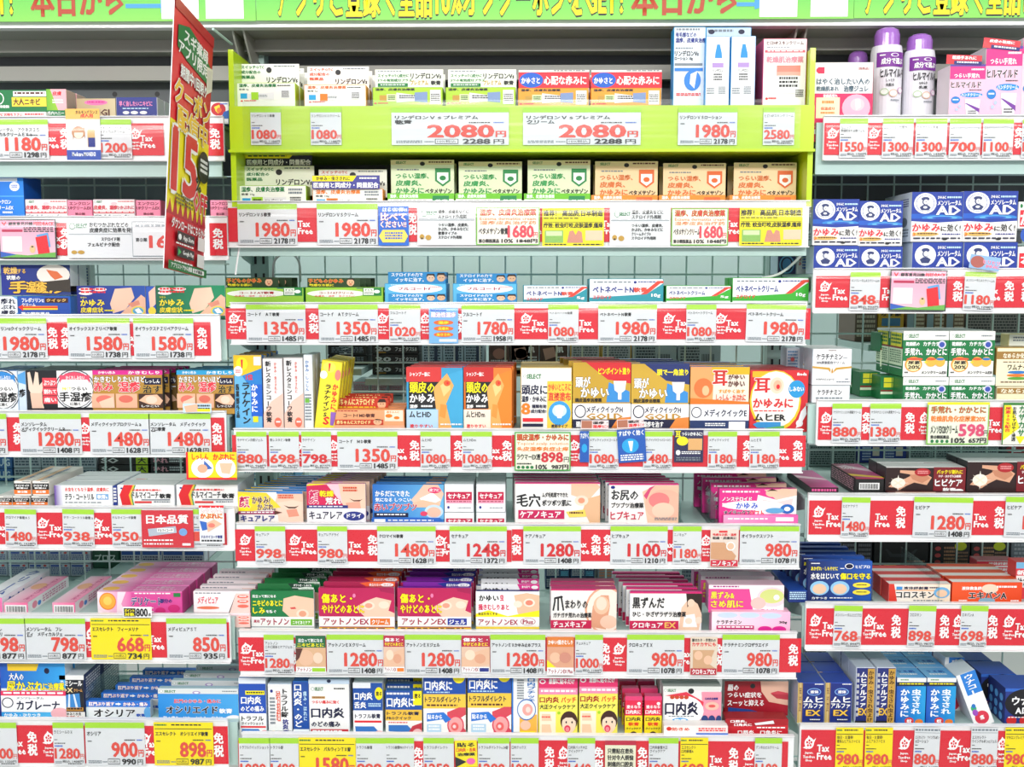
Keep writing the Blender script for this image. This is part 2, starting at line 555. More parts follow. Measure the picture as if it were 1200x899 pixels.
ROWS = {}
def row(r, bay, where, yt, yb, c0, c1, xa=None, xb=None, lip=.008, board='metal', below=.0):
    ROWS[r] = dict(bay=bay, where=where, yt=yt, yb=yb, c0=c0, c1=c1)
    xm = {'L': 130, 'C': 610, 'R': 1075}[bay]
    zt, zb = at(xm, yt).z, at(xm, yb).z
    X0 = {'L': XL - BAY, 'C': XL + .004, 'R': XR + .006}[bay]
    X1 = {'L': XL - .006, 'C': XR - .004, 'R': XR + BAY}[bay]
    ra, rb = X0, X1
    if xa is not None: ra = at(xa, (yt + yb) / 2).x
    if xb is not None: rb = at(xb, (yt + yb) / 2).x
    zs = zt - lip
    ROWZ[r] = zs
    root = empty('gondola_shelf', ((X0 + X1) / 2, YR, zs))
    tag(root, 'pale painted shelf with white price rail, ' + where, 'shelf')
    cx = root.location.x
    b = MB()
    zb2 = zb - zs - below
    b.box((X0 - cx, .010, -.004), (X1 - cx, BACK - YR - .01, 0))                    # deck
    b.box((X0 - cx, .010, zb2), (X1 - cx, .014, -.004))                               # folded front
    b.box((X0 - cx, .014, zb2), (X1 - cx, .036, zb2 + .002))
    b.box((X0 - cx + .03, .11, -.014), (X1 - cx - .03, .13, -.004))                   # stiffening rib
    kid(root, b.build('shelf_board', M['metal'], root))
    r_ = MB()
    r_.box((ra - cx, .001, zb - zs), (rb - cx, .006, zt - zs))
    r_.box((ra - cx, -.006, zb - zs - .0015), (rb - cx, .006, zb - zs))
    r_.box((ra - cx, -.004, zt - zs), (rb - cx, .006, zt - zs + .001))
    kid(root, r_.build('price_rail', M['white'], root))
    c_ = MB(); k = 8
    for i in range(k):
        def q(t):
            return (-.0085 - .004 * math.sin(t * math.pi), (zb - zs) + (zt - zs - zb + zs + .002) * t)
        y0, z0 = q(i / k); y1, z1 = q((i + 1) / k)
        c_.poly([(ra - cx, y0, z0), (rb - cx, y0, z0), (rb - cx, y1, z1), (ra - cx, y1, z1)], (1, 1, 1, 1))
    kid(root, c_.build('clear_cover', M['clear'], root, smooth=True))
    for sx in (X0 - cx + .006, X1 - cx - .008):
        a = MB()
        pr = [(.016, -.005), (.205, -.005), (.205, -.065), (.15, -.055), (.016, -.020)]
        for xx in (sx, sx + .003):
            a.poly([(xx, y, z) for y, z in pr], (1, 1, 1, 1))
        for (ya, za), (yb_, zb_) in zip(pr, pr[1:] + pr[:1]):
            a.poly([(sx, ya, za), (sx + .003, ya, za), (sx + .003, yb_, zb_), (sx, yb_, zb_)], (1, 1, 1, 1))
        kid(root, a.build('shelf_bracket', M['metal'], root))
    return root
M['slate'] = mat('slate_panel', (.30, .38, .41), .5, noise=.08, scale=12)
OR = ['top', 'second', 'third', 'fourth', 'fifth', 'sixth', 'seventh', 'lowest']
for r, yt, yb, c0, c1, xb in [(1, 137, 188, 140, 186, 262), (2, 254, 304, 257, 303, 267), (3, 369, 422, 373, 420, 258), (4, 482, 534, 485, 532, 265),
                              (5, 594, 643, 597, 641, 275), (6, 720, 775, 725, 773, 270), (7, 843, 899, 847, 897, 267)]:
    row('L%d' % r, 'L', OR[r - 1] + ' shelf of left bay', yt, yb, c0, c1, xb=xb, below=[.024, .008, 0, 0, 0, 0, 0][r - 1])
row('C2', 'C', 'second shelf of centre bay', 236, 289, 239, 287, below=.014)
for r, yt, yb, c0, c1 in [(3, 355, 403, 357, 401), (4, 503, 552, 506, 550), (5, 614, 664, 617, 661), (6, 740, 792, 744, 790), (7, 861, 917, 865, 915)]:
    row('C%d' % r, 'C', OR[r - 1] + ' shelf of centre bay', yt, yb, c0, c1)
for r, yt, yb, c0, c1 in [(1, 136, 187, 139, 185), (2, 315, 366, 319, 364), (3, 469, 521, 473, 519), (4, 579, 633, 583, 630), (5, 707, 761, 710, 759), (6, 850, 906, 853, 904)]:
    row('R%d' % r, 'R', OR[r - 1] + ' shelf of right bay', yt, yb, c0, c1, xa=[965, 953, 957, 947, 944, 937][r - 1], below=.021 if r == 1 else 0)
# uprights between the bays, and the rear
ztop = at(600, 0, 2.0).z
for x, w in ((XL, 'left'), (XR, 'right')):
    u = MB(); u.box((-.016, 0, 0), (.016, .05, ztop))
    o = u.build('shelf_upright', M['metal']); o.location = (x, BACK - .02, 0)
    s = MB()
    for i in range(60):
        z = .3 + i * .03
        s.box((-.009, -.0006, z), (-.005, 0, z + .014), (.02, .02, .02, 1)); s.box((.005, -.0006, z), (.009, 0, z + .014), (.02, .02, .02, 1))
    tag(s.build('slot_row', M['ink'], o), kind='stuff')
    tag(o, 'slotted metal upright between centre bay and %s bay' % w, 'upright')
zmid = at(600, 300, BACK).z
ztopw = at(600, 200, BACK).z
for bay, x0 in (('left', XL - BAY), ('centre', XL), ('right', XR)):
    rt = empty('wire_back_panel', (x0 + BAY / 2, BACK, 0))
    tag(rt, 'mint coated wire grid behind the shelves of the %s bay' % bay, 'grid')
    a = MB(); h = MB()
    n = 19
    for i in range(n + 1):
        x = -BAY / 2 + .02 + (BAY - .04) * i / n
        a.tube((x, 0, .4), (x, 0, ztopw), .0016, k=5)
    z = .42
    while z < ztopw:
        h.tube((-BAY / 2 + .02, -.003, z), (BAY / 2 - .02, -.003, z), .0018, k=5)
        z += .052 if z < zmid + .1 else .15
    tag(a.build('upright_wires', M['wire'], rt), kind='stuff'); tag(h.build('cross_wires', M['wire'], rt), kind='stuff')
    zc = at(600, 205 if bay != 'right' else 318, BACK).z
    p = MB(); p.box((-BAY / 2 + .004, .012, zc), (BAY / 2 - .004, .016, ztop - .02))
    o = p.build('back_panel', M['dark'] if bay != 'x' else M['grey']); o.location = (x0 + BAY / 2, BACK, 0)
    tag(o, 'dark metal back panel of the upper %s bay' % bay, 'panel')
    if bay == 'left':
        z2 = at(600, 300, BACK).z
        p = MB(); p.box((-BAY / 2 + .004, .012, z2), (BAY / 2 - .004, .016, zc - .002)); o2 = p.build('back_panel', M['slate']); o2.location = (x0 + BAY / 2, BACK, 0)
        tag(o2, 'blue grey back panel behind second shelf of left bay', 'panel')
    hm = MB()
    for i in range(12):
        for zz in (at(600, 108, BACK).z, at(600, 84, BACK).z):
            cx = -BAY / 2 + .05 + i * .075
            hm.poly([(cx + .0045 * math.cos(t * math.pi / 5), .0116, zz + .0045 * math.sin(t * math.pi / 5)) for t in range(10)], (.01, .01, .01, 1))
    tag(hm.build('peg_hole', M['ink'], o), kind='stuff')
p = MB(); p.box((-2.6, 4.5, 0), (2.6, 4.52, 2.9)); tag(p.build('wall_back', M['metal']), kind='structure')
# canopy: header shelf with underside steps
CY = 1.69
zc = at(600, 31, CY).z
rt = empty('canopy_shelf', (0, CY, zc)); tag(rt, 'grey top canopy shelf carrying the green header signs', 'shelf')
b = MB(); b.box((-1.5, .02, 0), (1.5, .125, .03)); b.build('shelf_board', M['grey'], rt)
b = MB(); b.box((-1.5, 0, 0), (1.5, .02, .012), ); b.build('front_lip', M['white'], rt)
b = MB(); b.box((-1.5, .085, -.02), (1.5, .12, 0)); b.box((-1.5, .105, at(600, 94, 1.80).z - zc), (1.5, .12, at(600, 77, 1.80).z - zc)); b.build('stiffening_rib', M['grey'], rt)
for x in (XL - .012, XL + .006, XR - .002, XR + .014):
    a = MB(); pr = [(.02, 0), (.12, 0), (.12, -.08), (.10, -.074), (.03, -.012)]
    for xx in (-.0015, .0015): a.poly([(xx, y, z) for y, z in pr], (1, 1, 1, 1))
    for (ya, za), (yb_, zb_) in zip(pr, pr[1:] + pr[:1]): a.poly([(-.0015, ya, za), (.0015, ya, za), (.0015, yb_, zb_), (-.0015, yb_, zb_)], (1, 1, 1, 1))
    o = a.build('canopy_bracket', M['grey'], rt); o.location.x = x
# header signs
HB = 1.678
def header(px0, px1, art, lab):
    y0, y1 = -34, 24.5 - (px0 + px1) / 2 * .004
    a, b = at(px0, y1, HB), at(px1, y1, HB)
    zt = at((px0 + px1) / 2, y0, HB).z
    m = MB(); m.box((a.x, 0, b.z), (b.x, .002, zt), col('74d25c'))
    o = m.build('header_sign', M['card']); o.location = (0, HB, 0)
    F = Face((a.x, 0, zt), (b.x, 0, zt), (b.x, 0, b.z), (a.x, 0, b.z), step=.0001)
    F.art(art); F.build(o, ('sign_print', 'lettering')); tag(o, lab, 'sign')
a0 = 'R 0 0 100 100 66cc58;H 0 40 100 100 66cc58 8ad85c;'
header(-330, 300, a0 + 'O 2 6 55 92 y k アプリで全品10%オフクーポンをGET！;B 58.5 20 75.5 90 b8482c 本日から;P u 76 66 82.5 66 82.5 56 85 70 82.5 84 82.5 74 76 74;R 82.6 44 89.5 96 w;R 90.8 44 97.8 96 w', 'green header sign at top left ending in two white squares')
header(300.6, 1000, a0 + 'O 3.6 8 61.5 94 y k アプリご登録で全品10%オフクーポンをGET！;B 63 20 80.5 92 b8482c 本日から;P u 80.5 66 83.5 66 83.5 58 86.5 70 83.5 80 83.5 74 80.5 74;R 84.3 44 90.6 96 w;R 92.8 44 99 96 w', 'green header sign over the centre bay with yellow lettering')
header(1000.6, 1700, a0 + 'O 1.8 8 60 94 y k アプリご登録で全品10%オフクーポンをGET！;B 63 20 80 92 b8482c 本日から;R 84 44 90 96 w', 'green header sign at top right over the spray bottles')

# ---- lime display box holding the first centre row
row_ = ROWS['C1'] = dict(bay='C', where='lime tray front of centre bay', yt=124, yb=176, c0=126, c1=170)
lx0, lx1 = at(271, 150).x, at(952, 150).x
zt, zb = at(600, 124).z, at(600, 176).z
ROWZ['C1'] = zt - .022
lr = empty('lime_display_box', (0, YR, ROWZ['C2'])); z0 = ROWZ['C2']
tag(lr, 'bright lime display box with a tray and tall side panels', 'display')
for x, nm in ((lx0, 0), (lx1 - .004, 1)):
    s = MB(); zz = at(600, 57, YR).z - z0
    s.box((x, .004, 0), (x + .004, .20, zz)); s.box((x - .002, -.004 + .004, 0), (x + .006, .004, zz)); s.build('side_panel', M['lime'], lr)
s = MB(); s.box((lx0 + .006, .003, zb - z0), (lx1 - .006, .20, zb - z0 + .003)); s.box((lx0 + .006, .003, ROWZ['C1'] - z0 - .003), (lx1 - .006, .20, ROWZ['C1'] - z0)); s.build('tray', M['lime'], lr)
s = MB(); s.box((lx0 - .002, -.002, zb - z0 - .002), (lx1 + .002, .003, zt - z0)); s.box((lx0 - .002, -.012, zb - z0 - .004), (lx1 + .002, -.002, zb - z0)); s.build('tray_front', M['lime'], lr)
s = MB(); s.box((lx0 + .006, .20, 0), (lx1 - .006, .203, at(600, 110, 1.80).z - z0)); s.build('rear_shade_sheet', M['dark'], lr)  # dark-coloured sheet stands in for the shadow inside the lime box
c_ = MB(); c_.box((lx0 + .02, -.0065, zb - z0 + .001), (lx1 - .02, -.006, zt - z0 + .008)); c_.build('clear_cover', M['clear'], lr)
# ================================================================ price cards, pops and red strips
def J(*a): return [('J', x) for x in a]
W, N, YW, YN, EN = 'W', 'N', 'YW', 'YN', 'EN'
ROW('C1'); V(250, 0, 3.4286)
TAG(152, 270, N, 'リンデロンＶＳ軟膏', '1080', '1188', dyf=.0045); TAG(392, 513, N, 'リンデロンＶＳクリーム', '1080', '1188', dyf=.0045)
TAG(717, 1187, W, 'リンデロンＶｓプレミアム/軟膏', '2080', '2288', dyf=.0045)
V(580, 0, 3.2432)
TAG(107, 555, W, 'リンデロンＶｓプレミアム/クリーム', '2080', '2288', dyf=.0045); TAG(695, 922, W, 'リンデロンＶＳローション', '1980', '2178', dyf=.0045)
TAG(1018, 1140, N, 'ヒロ HPスキンクリーム', '2580', '2838', dyf=.0045)
ROW('C2'); V(250, 170, 3.4286)
RED(62, 1210, [('M', 75), ('T', 370), ('M', 800)])
TAG(100, 335, W, 'リンデロンＶＳ軟膏', '1980', '2178'); TAG(418, 660, W, 'リンデロンＶＳクリーム', '1980', '2178')
POP('blue pop card with yellow double arrow, comparing two prices', 664, 246, 784, 404, '1c6cd8', 'B 15 4 60 14 w はらい;B 50 4 95 14 w お得!!;O 8 17 92 36 w r 比べて;O 8 38 92 54 w r ください!!;P ffe060 2 76 14 60 86 60 98 76 86 92 14 92;L 22 66 80 86 3 b')
INFO = 'Q 12 16 5 9 G w;B 16 11 34 21 G SELECT;L 3 30 100 31 1 A;B 36 6 88 17 k 湿疹、皮膚炎などに;B 36 19 84 29 k ステロイド外用剤;R 2 33 98 34.5 A;B 36 42 88 51 k つらい湿疹、皮膚炎、;B 36 53 88 62 k かぶれ、かゆみなどに;B 36 64 68 73 k %s;B 36 75 76 84 k ステロイド外用剤;E 8 78 4 7 t;E 19 80 5 7 t;E 8 82 2 2 k'
POP('white notice card about a skin ointment, left of green framed card', 820, 250, 1054, 402, 'f0f0f2', INFO % '軟膏タイプの')
GF = 'R 0 0 100 100 7cc050;R 2 3 98 97 fff4e8;O 6 5 94 22 d83020 70c040 湿疹、皮膚炎治療薬;T 6 26 94 34 o Eczema dermatitis cream;T 6 36 94 46 o 湿疹皮炎治疗药;B 4 54 50 72 k %s;B 50 48 90 80 e8485a 1680;T 90 66 97 80 r 円;B 4 84 36 94 k 第②類医薬品;B 40 84 58 94 k 10%%;B 64 84 96 94 k 1848円'
TAGX = 'red 1680 yen'
POP('green framed card with red 1680 yen, nearer the left end', 1056, 250, 1312, 402, 'fff4e8', GF % 'ベタメサゾン軟膏')
V(580, 170, 3.2432)
RED(125, 1170, [('T', 148), ('T', 435), ('T', 905)])
YJ = 'B 2 5 98 22 k 推荐！ 高品质,日本制造;L 2 25 60 29 1 k;R 2 36 98 37 k;B 2 38 98 52 k 疗效: 蚊虫叮咬,皮肤湿疹,瘙痒;R 4 58 34 90 90c060;R 6 60 32 72 L;P S 40 90 44 60 50 58 54 70 58 58 64 62 66 90;R 70 58 98 84 e8d0b0;L 4 93 40 98 1 k;L 50 93 96 98 1 k'
POP('yellow notice card in Chinese between two white notice cards', 180, 240, 415, 386, 'ffee10', YJ)
POP('white notice card about a skin cream, right of yellow card', 436, 238, 668, 384, 'f0f0f2', INFO % 'クリームタイプの')
POP('green framed card with red 1680 yen, nearer the right end', 669, 240, 888, 382, 'fff4e8', GF % 'ベタメサゾンクリーム')
POP('yellow notice card in Chinese at the right rail end', 928, 238, 1170, 382, 'ffee10', YJ)
ROW('C3'); V(250, 170, 3.4286)
RED(52, 1200, [('J', 85), ('T', 133), ('M', 405), ('J', 682), ('J', 855), ('M', 990)])
TAG(134, 369, W, 'コートｆ　ＡＴ軟膏', '1350', '1485'); TAG(425, 660, W, 'コートｆ　ＡＴクリーム', '1350', '1485'); TAG(707, 831, N, 'フルコートｆ', '1020', '1122')
POP('light blue pop card with three orange lozenges', 867, 655, 983, 797, '7cb8ec', 'R 5 3 60 9 b;O 8 12 92 26 w p 難治性湿疹;E 50 41 34 7 f06828;E 50 58 34 7 f06828;E 50 75 34 7 f06828;B 32 37 68 45 y 湿疹;B 32 54 68 62 y 皮膚炎;B 26 71 74 79 y 虫さされ;R 35 88 95 95 w')
TAG(998, 1209, W, 'フルコートｆ', '1780', '1958')
V(580, 170, 3.2432)
RED(98, 1200, [('J', 118), ('T', 168), ('T', 348), ('J', 662), ('T', 715), ('J', 860), ('T', 907)])
TAG(202, 318, N, 'ベトネベートＮ軟膏', '1080', '1188'); TAG(392, 616, W, 'ベトネベートＮ軟膏', '1980', '2178'); TAG(726, 842, N, 'ベトネベートクリーム', '1080', '1188'); TAG(953, 1182, W, 'ベトネベートクリーム', '1980', '2178', rot=1)
ROW('C4'); V(250, 390, 3.4286)
RED(78, 1200, [('M', 88), ('J', 340), ('J', 486), ('T', 748), ('M', 810), ('M', 987), ('T', 1130), ('M', 1180)])
TAG(95, 213, N, 'ラナケイン冷感ジェル', '880', '968'); TAG(226, 343, N, '新レスタミン軟膏', '698', '767'); TAG(356, 472, 'ND', 'ラナケイン', '798', '877'); TAG(500, 739, W, 'コートｆ　ＭＤ軟膏', '1350', '1485')
TAG(833, 952, N, 'ムヒHD', '1080', '1188'); TAG(1000, 1119, N, 'ムヒHDm', '1080', '1188')
V(580, 390, 3.2432)
RED(0, 1182, [('M', 52), ('J', 303), ('T', 345), ('M', 962), ('T', 1090), ('M', 1152)])
POP('green framed card with bold red 898 yen', 75, 378, 288, 524, '40b040', 'R 2 3 98 97 f8f4e0;O 4 5 96 22 d83020 70c040 頭皮湿疹・かゆみに;T 4 26 96 35 o Topical scalp solution;B 4 38 96 49 o 头皮湿疹炎症止痒;B 4 56 46 72 k ラウマーEX液;B 48 52 86 78 d82838 898;T 88 64 97 78 k 円;L 4 80 30 86 1 k;E 7 91 3 4 G;E 15 91 3 4 G;E 23 91 3 4 G;E 31 91 3 4 G;B 38 84 58 96 k 10%;B 66 84 96 96 k 987円', rot=0)
POP('narrow blue pop card with a tube, left of 1080 yen card', 322, 374, 358, 492, '1058b8', 'B 5 6 95 24 w すばやく;E 50 55 30 14 c')
TAG(356, 471, N, 'メディクイックＨゴールド', '1080', '1188')
POP('blue pop card with photo, tilted, left of 1480 yen card', 466, 366, 574, 492, '1058b8', 'B 5 4 95 20 w すばやく効く;E 45 50 30 22 c;P w 38 36 56 36 50 66 44 66;L 8 76 90 96 3 w', rot=-4)
TAG(563, 675, N, 'メディクイックＨゴールドロールオン', '1480', '1628')
POP('dark navy pop card with yellow circle and ear lettering', 680, 370, 793, 492, '202050', 'B 4 3 22 24 y 耳;B 26 6 96 18 w つらいかゆみに!;E 28 34 20 14 y;R 48 26 96 62 e8b070;E 14 70 8 8 w;L 26 66 90 76 2 w;L 8 84 90 97 2 A')
TAG(808, 921, N, 'メディクイックＥ', '1180', '1298'); TAG(966, 1083, N, 'ムヒＥＲ', '1180', '1298', rot=-.6)
POP('small photo pop over the lotion box, left of the pair', 327, 333, 432, 366, 'f4e0e0', 'R 2 5 40 90 b07058;B 42 12 98 45 k 湿疹・;B 42 52 98 88 r 湿疹に!', dyf=.009)
POP('small photo pop over the lotion box, right of the pair', 464, 329, 566, 362, 'f4e0e0', 'R 2 5 40 90 b07058;B 42 12 98 45 k 頭皮・;B 42 52 98 88 r 湿疹に!', rot=-3, dyf=.009)
ROW('C5'); V(250, 540, 3.4286)
RED(90, 1200, [('J', 130), ('J', 330), ('T', 385), ('T', 575), ('M', 642), ('J', 912), ('T', 950), ('M', 1195)])
TAG(170, 288, N, 'キュアレア', '998', '1097'); TAG(420, 537, N, 'キュアレアドライ', '980', '1078'); TAG(660, 893, W, 'クロマイＮ軟膏', '1480', '1628'); TAG(950, 1179, 'WD', 'セナキュア', '1248', '1372')
V(580, 540, 3.2432)
RED(30, 1150, [('M', 82), ('T', 330), ('M', 385), ('M', 432), ('T', 660), ('J', 805)])
TAG(108, 327, 'WD', 'ケアノキュア', '1280', '1408'); TAG(438, 657, 'WD', 'ヒプキュア', '1100', '1210'); TAG(675, 786, N, 'ニノキュア', '1180', '1298')
POP('small pop card with leg photo and red band', 817, 262, 927, 404, 'f0dcd0', 'R 30 3 60 8 r;B 8 10 92 17 r 敏感なお肌・湿疹;B 8 19 92 26 k 乾燥・皮膚炎に;P d8a078 2 34 50 34 92 70 84 84 2 78;E 72 44 16 12 w;E 72 44 12 9 s;R 2 81 98 98 d82040;O 8 83 92 96 w a01030 ニノキュア')
TAG(929, 1157, W, 'オイラックスソフト', '980', '1078')
ROW('C6'); V(250, 650, 3.4286)
RED(103, 1200, [('J', 135), ('T', 182), ('M', 330)])
TAG(206, 322, N, 'アットノン/ニキビ用あとケアジェル', '1280', '1408')
POP('small pop card with cheek photo and green heading', 333, 326, 450, 474, 'e8b890', 'R 0 0 100 32 106840;B 10 8 90 18 w 目立って気になる;B 6 20 94 30 y ニキビあとに;E 34 60 26 22 f0c0a0;P h 0 34 24 34 12 60 0 70;E 74 60 16 15 f8d8c0;R 0 84 100 100 w;B 4 86 52 97 A81040 アットノン;R 54 87 98 97 g')
TAG(457, 686, W, 'アットノンＥＸクリーム', '1280', '1408')
PE = 'R 0 0 100 30 c01848;B 6 6 94 16 w 傷あと・;B 6 18 94 28 y やけどのあとに;P f0c0a0 0 60 50 44 100 32 100 76 40 86 0 84;E 30 52 18 14 f8e0c8;E 66 62 20 13 e8a888;R 0 84 100 100 w;B 4 86 60 97 A81040 アットノンEX;R 64 87 97 97 %s'
POP('small pop card with wrist photo, right of cream card', 685, 326, 767, 474, 'f0c8b0', PE % 'o')
TAG(770, 996, W, 'アットノンＥＸジェル', '1280', '1408')
POP('small pop card with wrist photo, right of gel card', 998, 326, 1110, 474, 'f0c8b0', PE % 'B')
TAG(1113, 1334, W, 'アットノンＥＸかゆみ止めプラス', '1280', '1408')
V(580, 650, 3.2432)
RED(192, 1165, [('M', 420), ('J', 472), ('T', 728), ('M', 850), ('M', 1135)])
POP('small pop card with scratch photo and yellow triangle', 198, 313, 300, 458, 'e8a888', 'R 0 0 100 26 e88030;B 4 8 96 20 w かゆい!掻きむしり;P y 0 60 50 90 0 90;E 30 54 20 14 s;E 68 54 22 14 S;R 0 80 100 100 w;B 4 84 96 96 A81040 アットノンEX Plus')
TAG(304, 411, N, 'チュメキュア', '1000', '1100'); TAG(501, 720, W, 'クロキュアＥＸ', '980', '1078')
POP('small pop card with knee photo and red band', 741, 314, 846, 458, 'ecd8c4', 'B 6 4 94 12 k 膝まわり・手荒れの;B 6 14 94 24 r カサカサにも;P d8a880 10 34 90 34 70 70 94 82 10 82;E 30 48 16 12 s;E 66 60 16 12 s;R 2 82 98 99 c01838;B 8 84 92 97 w クロキュアEX')
TAG(862, 1083, W, 'ケラチナミンクロザラエイド', '980', '1078')
ROW('C7'); V(250, 770, 3.4286)
RED(103, 1200, [('M', 825), ('J', 1010), ('T', 575)])
TAG(106, 227, N, 'トラフルクイックショット', '1080', '1188'); TAG(229, 343, N, 'トラフル錠', '1480', '1628'); TAG(345, 571, YW, 'エスセレクト　バルウィンＴＸ錠', '1580', '1738')
TAG(575, 691, N, 'トラフル軟膏', '998', '1097'); TAG(693, 806, N, 'トラフル軟膏PROクイック', '998', '1097'); TAG(845, 966, N, 'トラフルダイレクト', '1250', '1375')
POP('yellow pop card with dark lettering and pink mouth', 972, 336, 1060, 442, 'ffe818', 'B 10 8 90 24 k 貼る;B 6 28 94 42 r 口内炎・舌炎;B 10 46 90 58 k 治療薬;P k 0 60 50 80 0 100;E 70 78 20 12 p', rot=-2)
TAG(1063, 1190, N, 'トラフルダイレクトa 24錠', '1280', '1408')
V(580, 770, 3.2432)
RED(30, 1115, [('M', 208), ('J', 262), ('M', 562), ('T', 845), ('M', 908), ('J', 968), ('M', 395)])
TAG(60, 166, N, '口内テックス', '1080', '1188'); TAG(275, 381, N, '口内炎パッチ大正/クイックケア', '1440', '1584')
POP('cream pop card in Chinese with three lines', 418, 318, 536, 442, 'f0ecd0', 'R 0 0 100 14 c02040;B 8 24 92 40 k 只需贴在患处;B 8 44 92 60 k 针对令人烦恼;B 8 64 92 80 k 刺痛的口腔炎')
TAG(583, 698, N, '口内炎軟膏大正/クイックケア', '1080', '1188'); TAG(703, 811, YN, 'エスセレクト/口内軟膏A', '698', '767'); TAG(985, 1092, N, 'デンタルピルクリーム', '1180', '1298')
# left bay
ROW('L1'); V(0, 0, 4)
RED(-400, 765, [('T', 240), ('M', 306), ('J', 635), ('T', 690)])
TAG(-60, 223, W, 'メンソレータム　アクネス２５/メディカルクリームＥＸａ', '1180', '1298')
POP('leaning pop card with drawn face and blue foot', 316, 510, 466, 752, 'f4f6fa', 'R 0 0 100 20 f8c060;B 30 3 94 10 k ホルモンバランス;B 44 10 80 17 r 成人用;E 36 46 20 12 c08050;E 36 48 14 10 fbe4d0;P c08050 18 40 54 36 56 60 50 46 24 46 20 62;R 62 40 84 74 d8b070;R 64 56 84 74 B;R 0 80 100 100 3050b0;B 16 84 84 92 w Medicare MONEIGI')
TAG(468, 614, N, 'エキシオ　アクネージュ/メディカルクリーム', '1200', '1320')
RED(965, 1045, [('M', 1008)])
ROW('L2'); V(0, 180, 4)
RED(-400, 765, [('T', 262), ('M', 308)])
FB = 'R 0 0 100 100 303438;H 2 3 98 97 f4a8c4 f8c8d8;B 6 7 14 16 r V;B 18 7 60 16 k 顧客意見回饋;B 62 7 97 16 r FEEDBACK;R 6 26 42 32 c02050;L 44 20 96 34 3 k;R 6 44 40 82 w;P 60a8e0 66 40 86 34 90 70 70 76;P r 64 46 84 40 88 86 68 90;E 58 76 5 10 f0c890;E 58 70 2 2 k;P 70b850 2 86 50 92 98 84 98 97 2 97;P 3060c0 2 82 30 90 2 97'
POP('pink feedback card in dark frame on the left rail', 0, 308, 260, 492, '303438', FB)
POP('long white notice card about nappy rash cream, 165 yen', 318, 308, 850, 490, 'ececf0', 'Q 5 18 2.6 8 G w;B 8 12 18 22 G SELECT;B 20 8 54 20 k おむつかぶれなどの;B 20 22 60 34 k 皮膚炎症に効果を発揮;R 2 38 56 39 A;B 30 46 46 56 k ステロイド剤;B 18 60 46 70 k フェルビナク配合;E 6 85 2.5 5 t;E 12 85 3 5 t;R 57 6 98 96 A;R 57.4 8 97.6 94 ececf0;L 60 14 94 22 1 A;B 60 48 70 58 k 第②類;B 72 42 96 74 q 165')
RED(985, 1062, [('M', 1022)])
ROW('L3'); V(0, 360, 4)
RED(-400, 985, [('M', 250), ('M', 312), ('T', 622), ('M', 946)])
TAG(-70, 216, W, 'フレボソリンαクイッククリーム', '1980', '2178'); TAG(322, 606, W, 'オイラックスＰＺリペア軟膏', '1580', '1738'); TAG(630, 905, W, 'オイラックスＰＺリペアクリーム', '1580', '1738')
ROW('L4')
RED(-400, 1050, [('M', 88), ('J', 402), ('M', 1016)])
TAG(-250, 28, W, 'メンソレータム/メディクイッククリームＳ', '1280', '1408'); TAG(98, 378, W, 'メンソレータム/メディクイッククリームＲ', '1280', '1408'); TAG(425, 700, W, 'メディクイックプロクリームａ', '1480', '1628'); TAG(702, 986, W, 'メンソレータム　メディクイック/プロ軟膏', '1480', '1628')
ROW('L5'); V(0, 520, 4)
RED(-400, 1060, [('T', 10), ('J', 205), ('T', 268), ('J', 458), ('T', 492)])
TAG(28, 167, N, 'クロマイＰ軟膏ＡＳ', '1480', '1628', rot=1); TAG(298, 438, N, 'テラ・コートリル軟膏ａ', '938', '1031', rot=1); TAG(528, 666, N, 'ドルマイコーチ軟膏', '950', '1045')
POP('red pop card showing a boxed tube and white heading', 667, 313, 904, 487, 'd82838', 'B 10 12 90 36 w 日本品質;P b8c0d0 12 50 66 42 68 60 14 70;R 30 48 62 58 w;B 32 50 60 57 k ドルマイコーチ;E 80 58 8 10 78a8e0;L 4 78 60 84 1 w;L 4 88 60 94 1 w;R 78 88 94 94 w')
TAG(908, 1040, N, 'ドルマイコーチ', '1', '')
POP('white pop card with elbow drawing and red yellow heading', 937, 290, 1048, 468, 'f4f4f8', 'R 0 0 100 6 r;O 10 3 94 20 w r しっしんと;O 6 21 94 34 r y かぶれに;P 2868c8 2 40 30 44 36 62 12 66;P s 30 46 60 36 92 48 50 64 34 70;E 50 52 14 6 f08070;B 8 78 92 86 B ドルマイコーチ軟膏;L 8 90 90 97 1 k', dyf=.008)
POP('yellow pop card with two round skin drawings', 875, 40, 1108, 168, 'ffe010', 'R 0 0 4 100 r;E 32 58 22 36 w;E 78 58 20 36 w;P 3868b8 36 30 52 60 34 66;E 32 60 10 16 f4b090;P s 66 40 92 40 86 80 70 76;B 12 6 44 28 r しっしん;B 54 6 96 28 r かぶれに;R 4 93 100 100 r', dyf=.012)
ROW('L6'); V(0, 640, 3.47)
RED(-300, 930, [('J', 375), ('T', 636), ('M', 100)])
TAG(-140, 101, W, 'メンソレータム　フレ/ディ　メディカルクリ', '798', '877'); TAG(106, 345, W, 'メンソレータム　フレ/ディ　メディカルジェ', '798', '877'); TAG(373, 612, YW, 'エスセレクト　フィーメリナ', '668', '734'); TAG(681, 920, W, 'メディピュアＳＴ', '850', '935')
POP('white point card reading 800 above the yellow price card', 501, 248, 616, 291, 'fafafa', 'R 3 12 44 90 303030;B 6 18 40 48 y ポイント;B 6 54 40 84 y 対象;B 46 14 86 88 k 800;B 88 56 97 84 k 点', dyf=.008)
ROW('L7')
RED(-300, 925, [('T', 75), ('M', 135), ('J', 202), ('J', 590), ('T', 616), ('M', 888)])
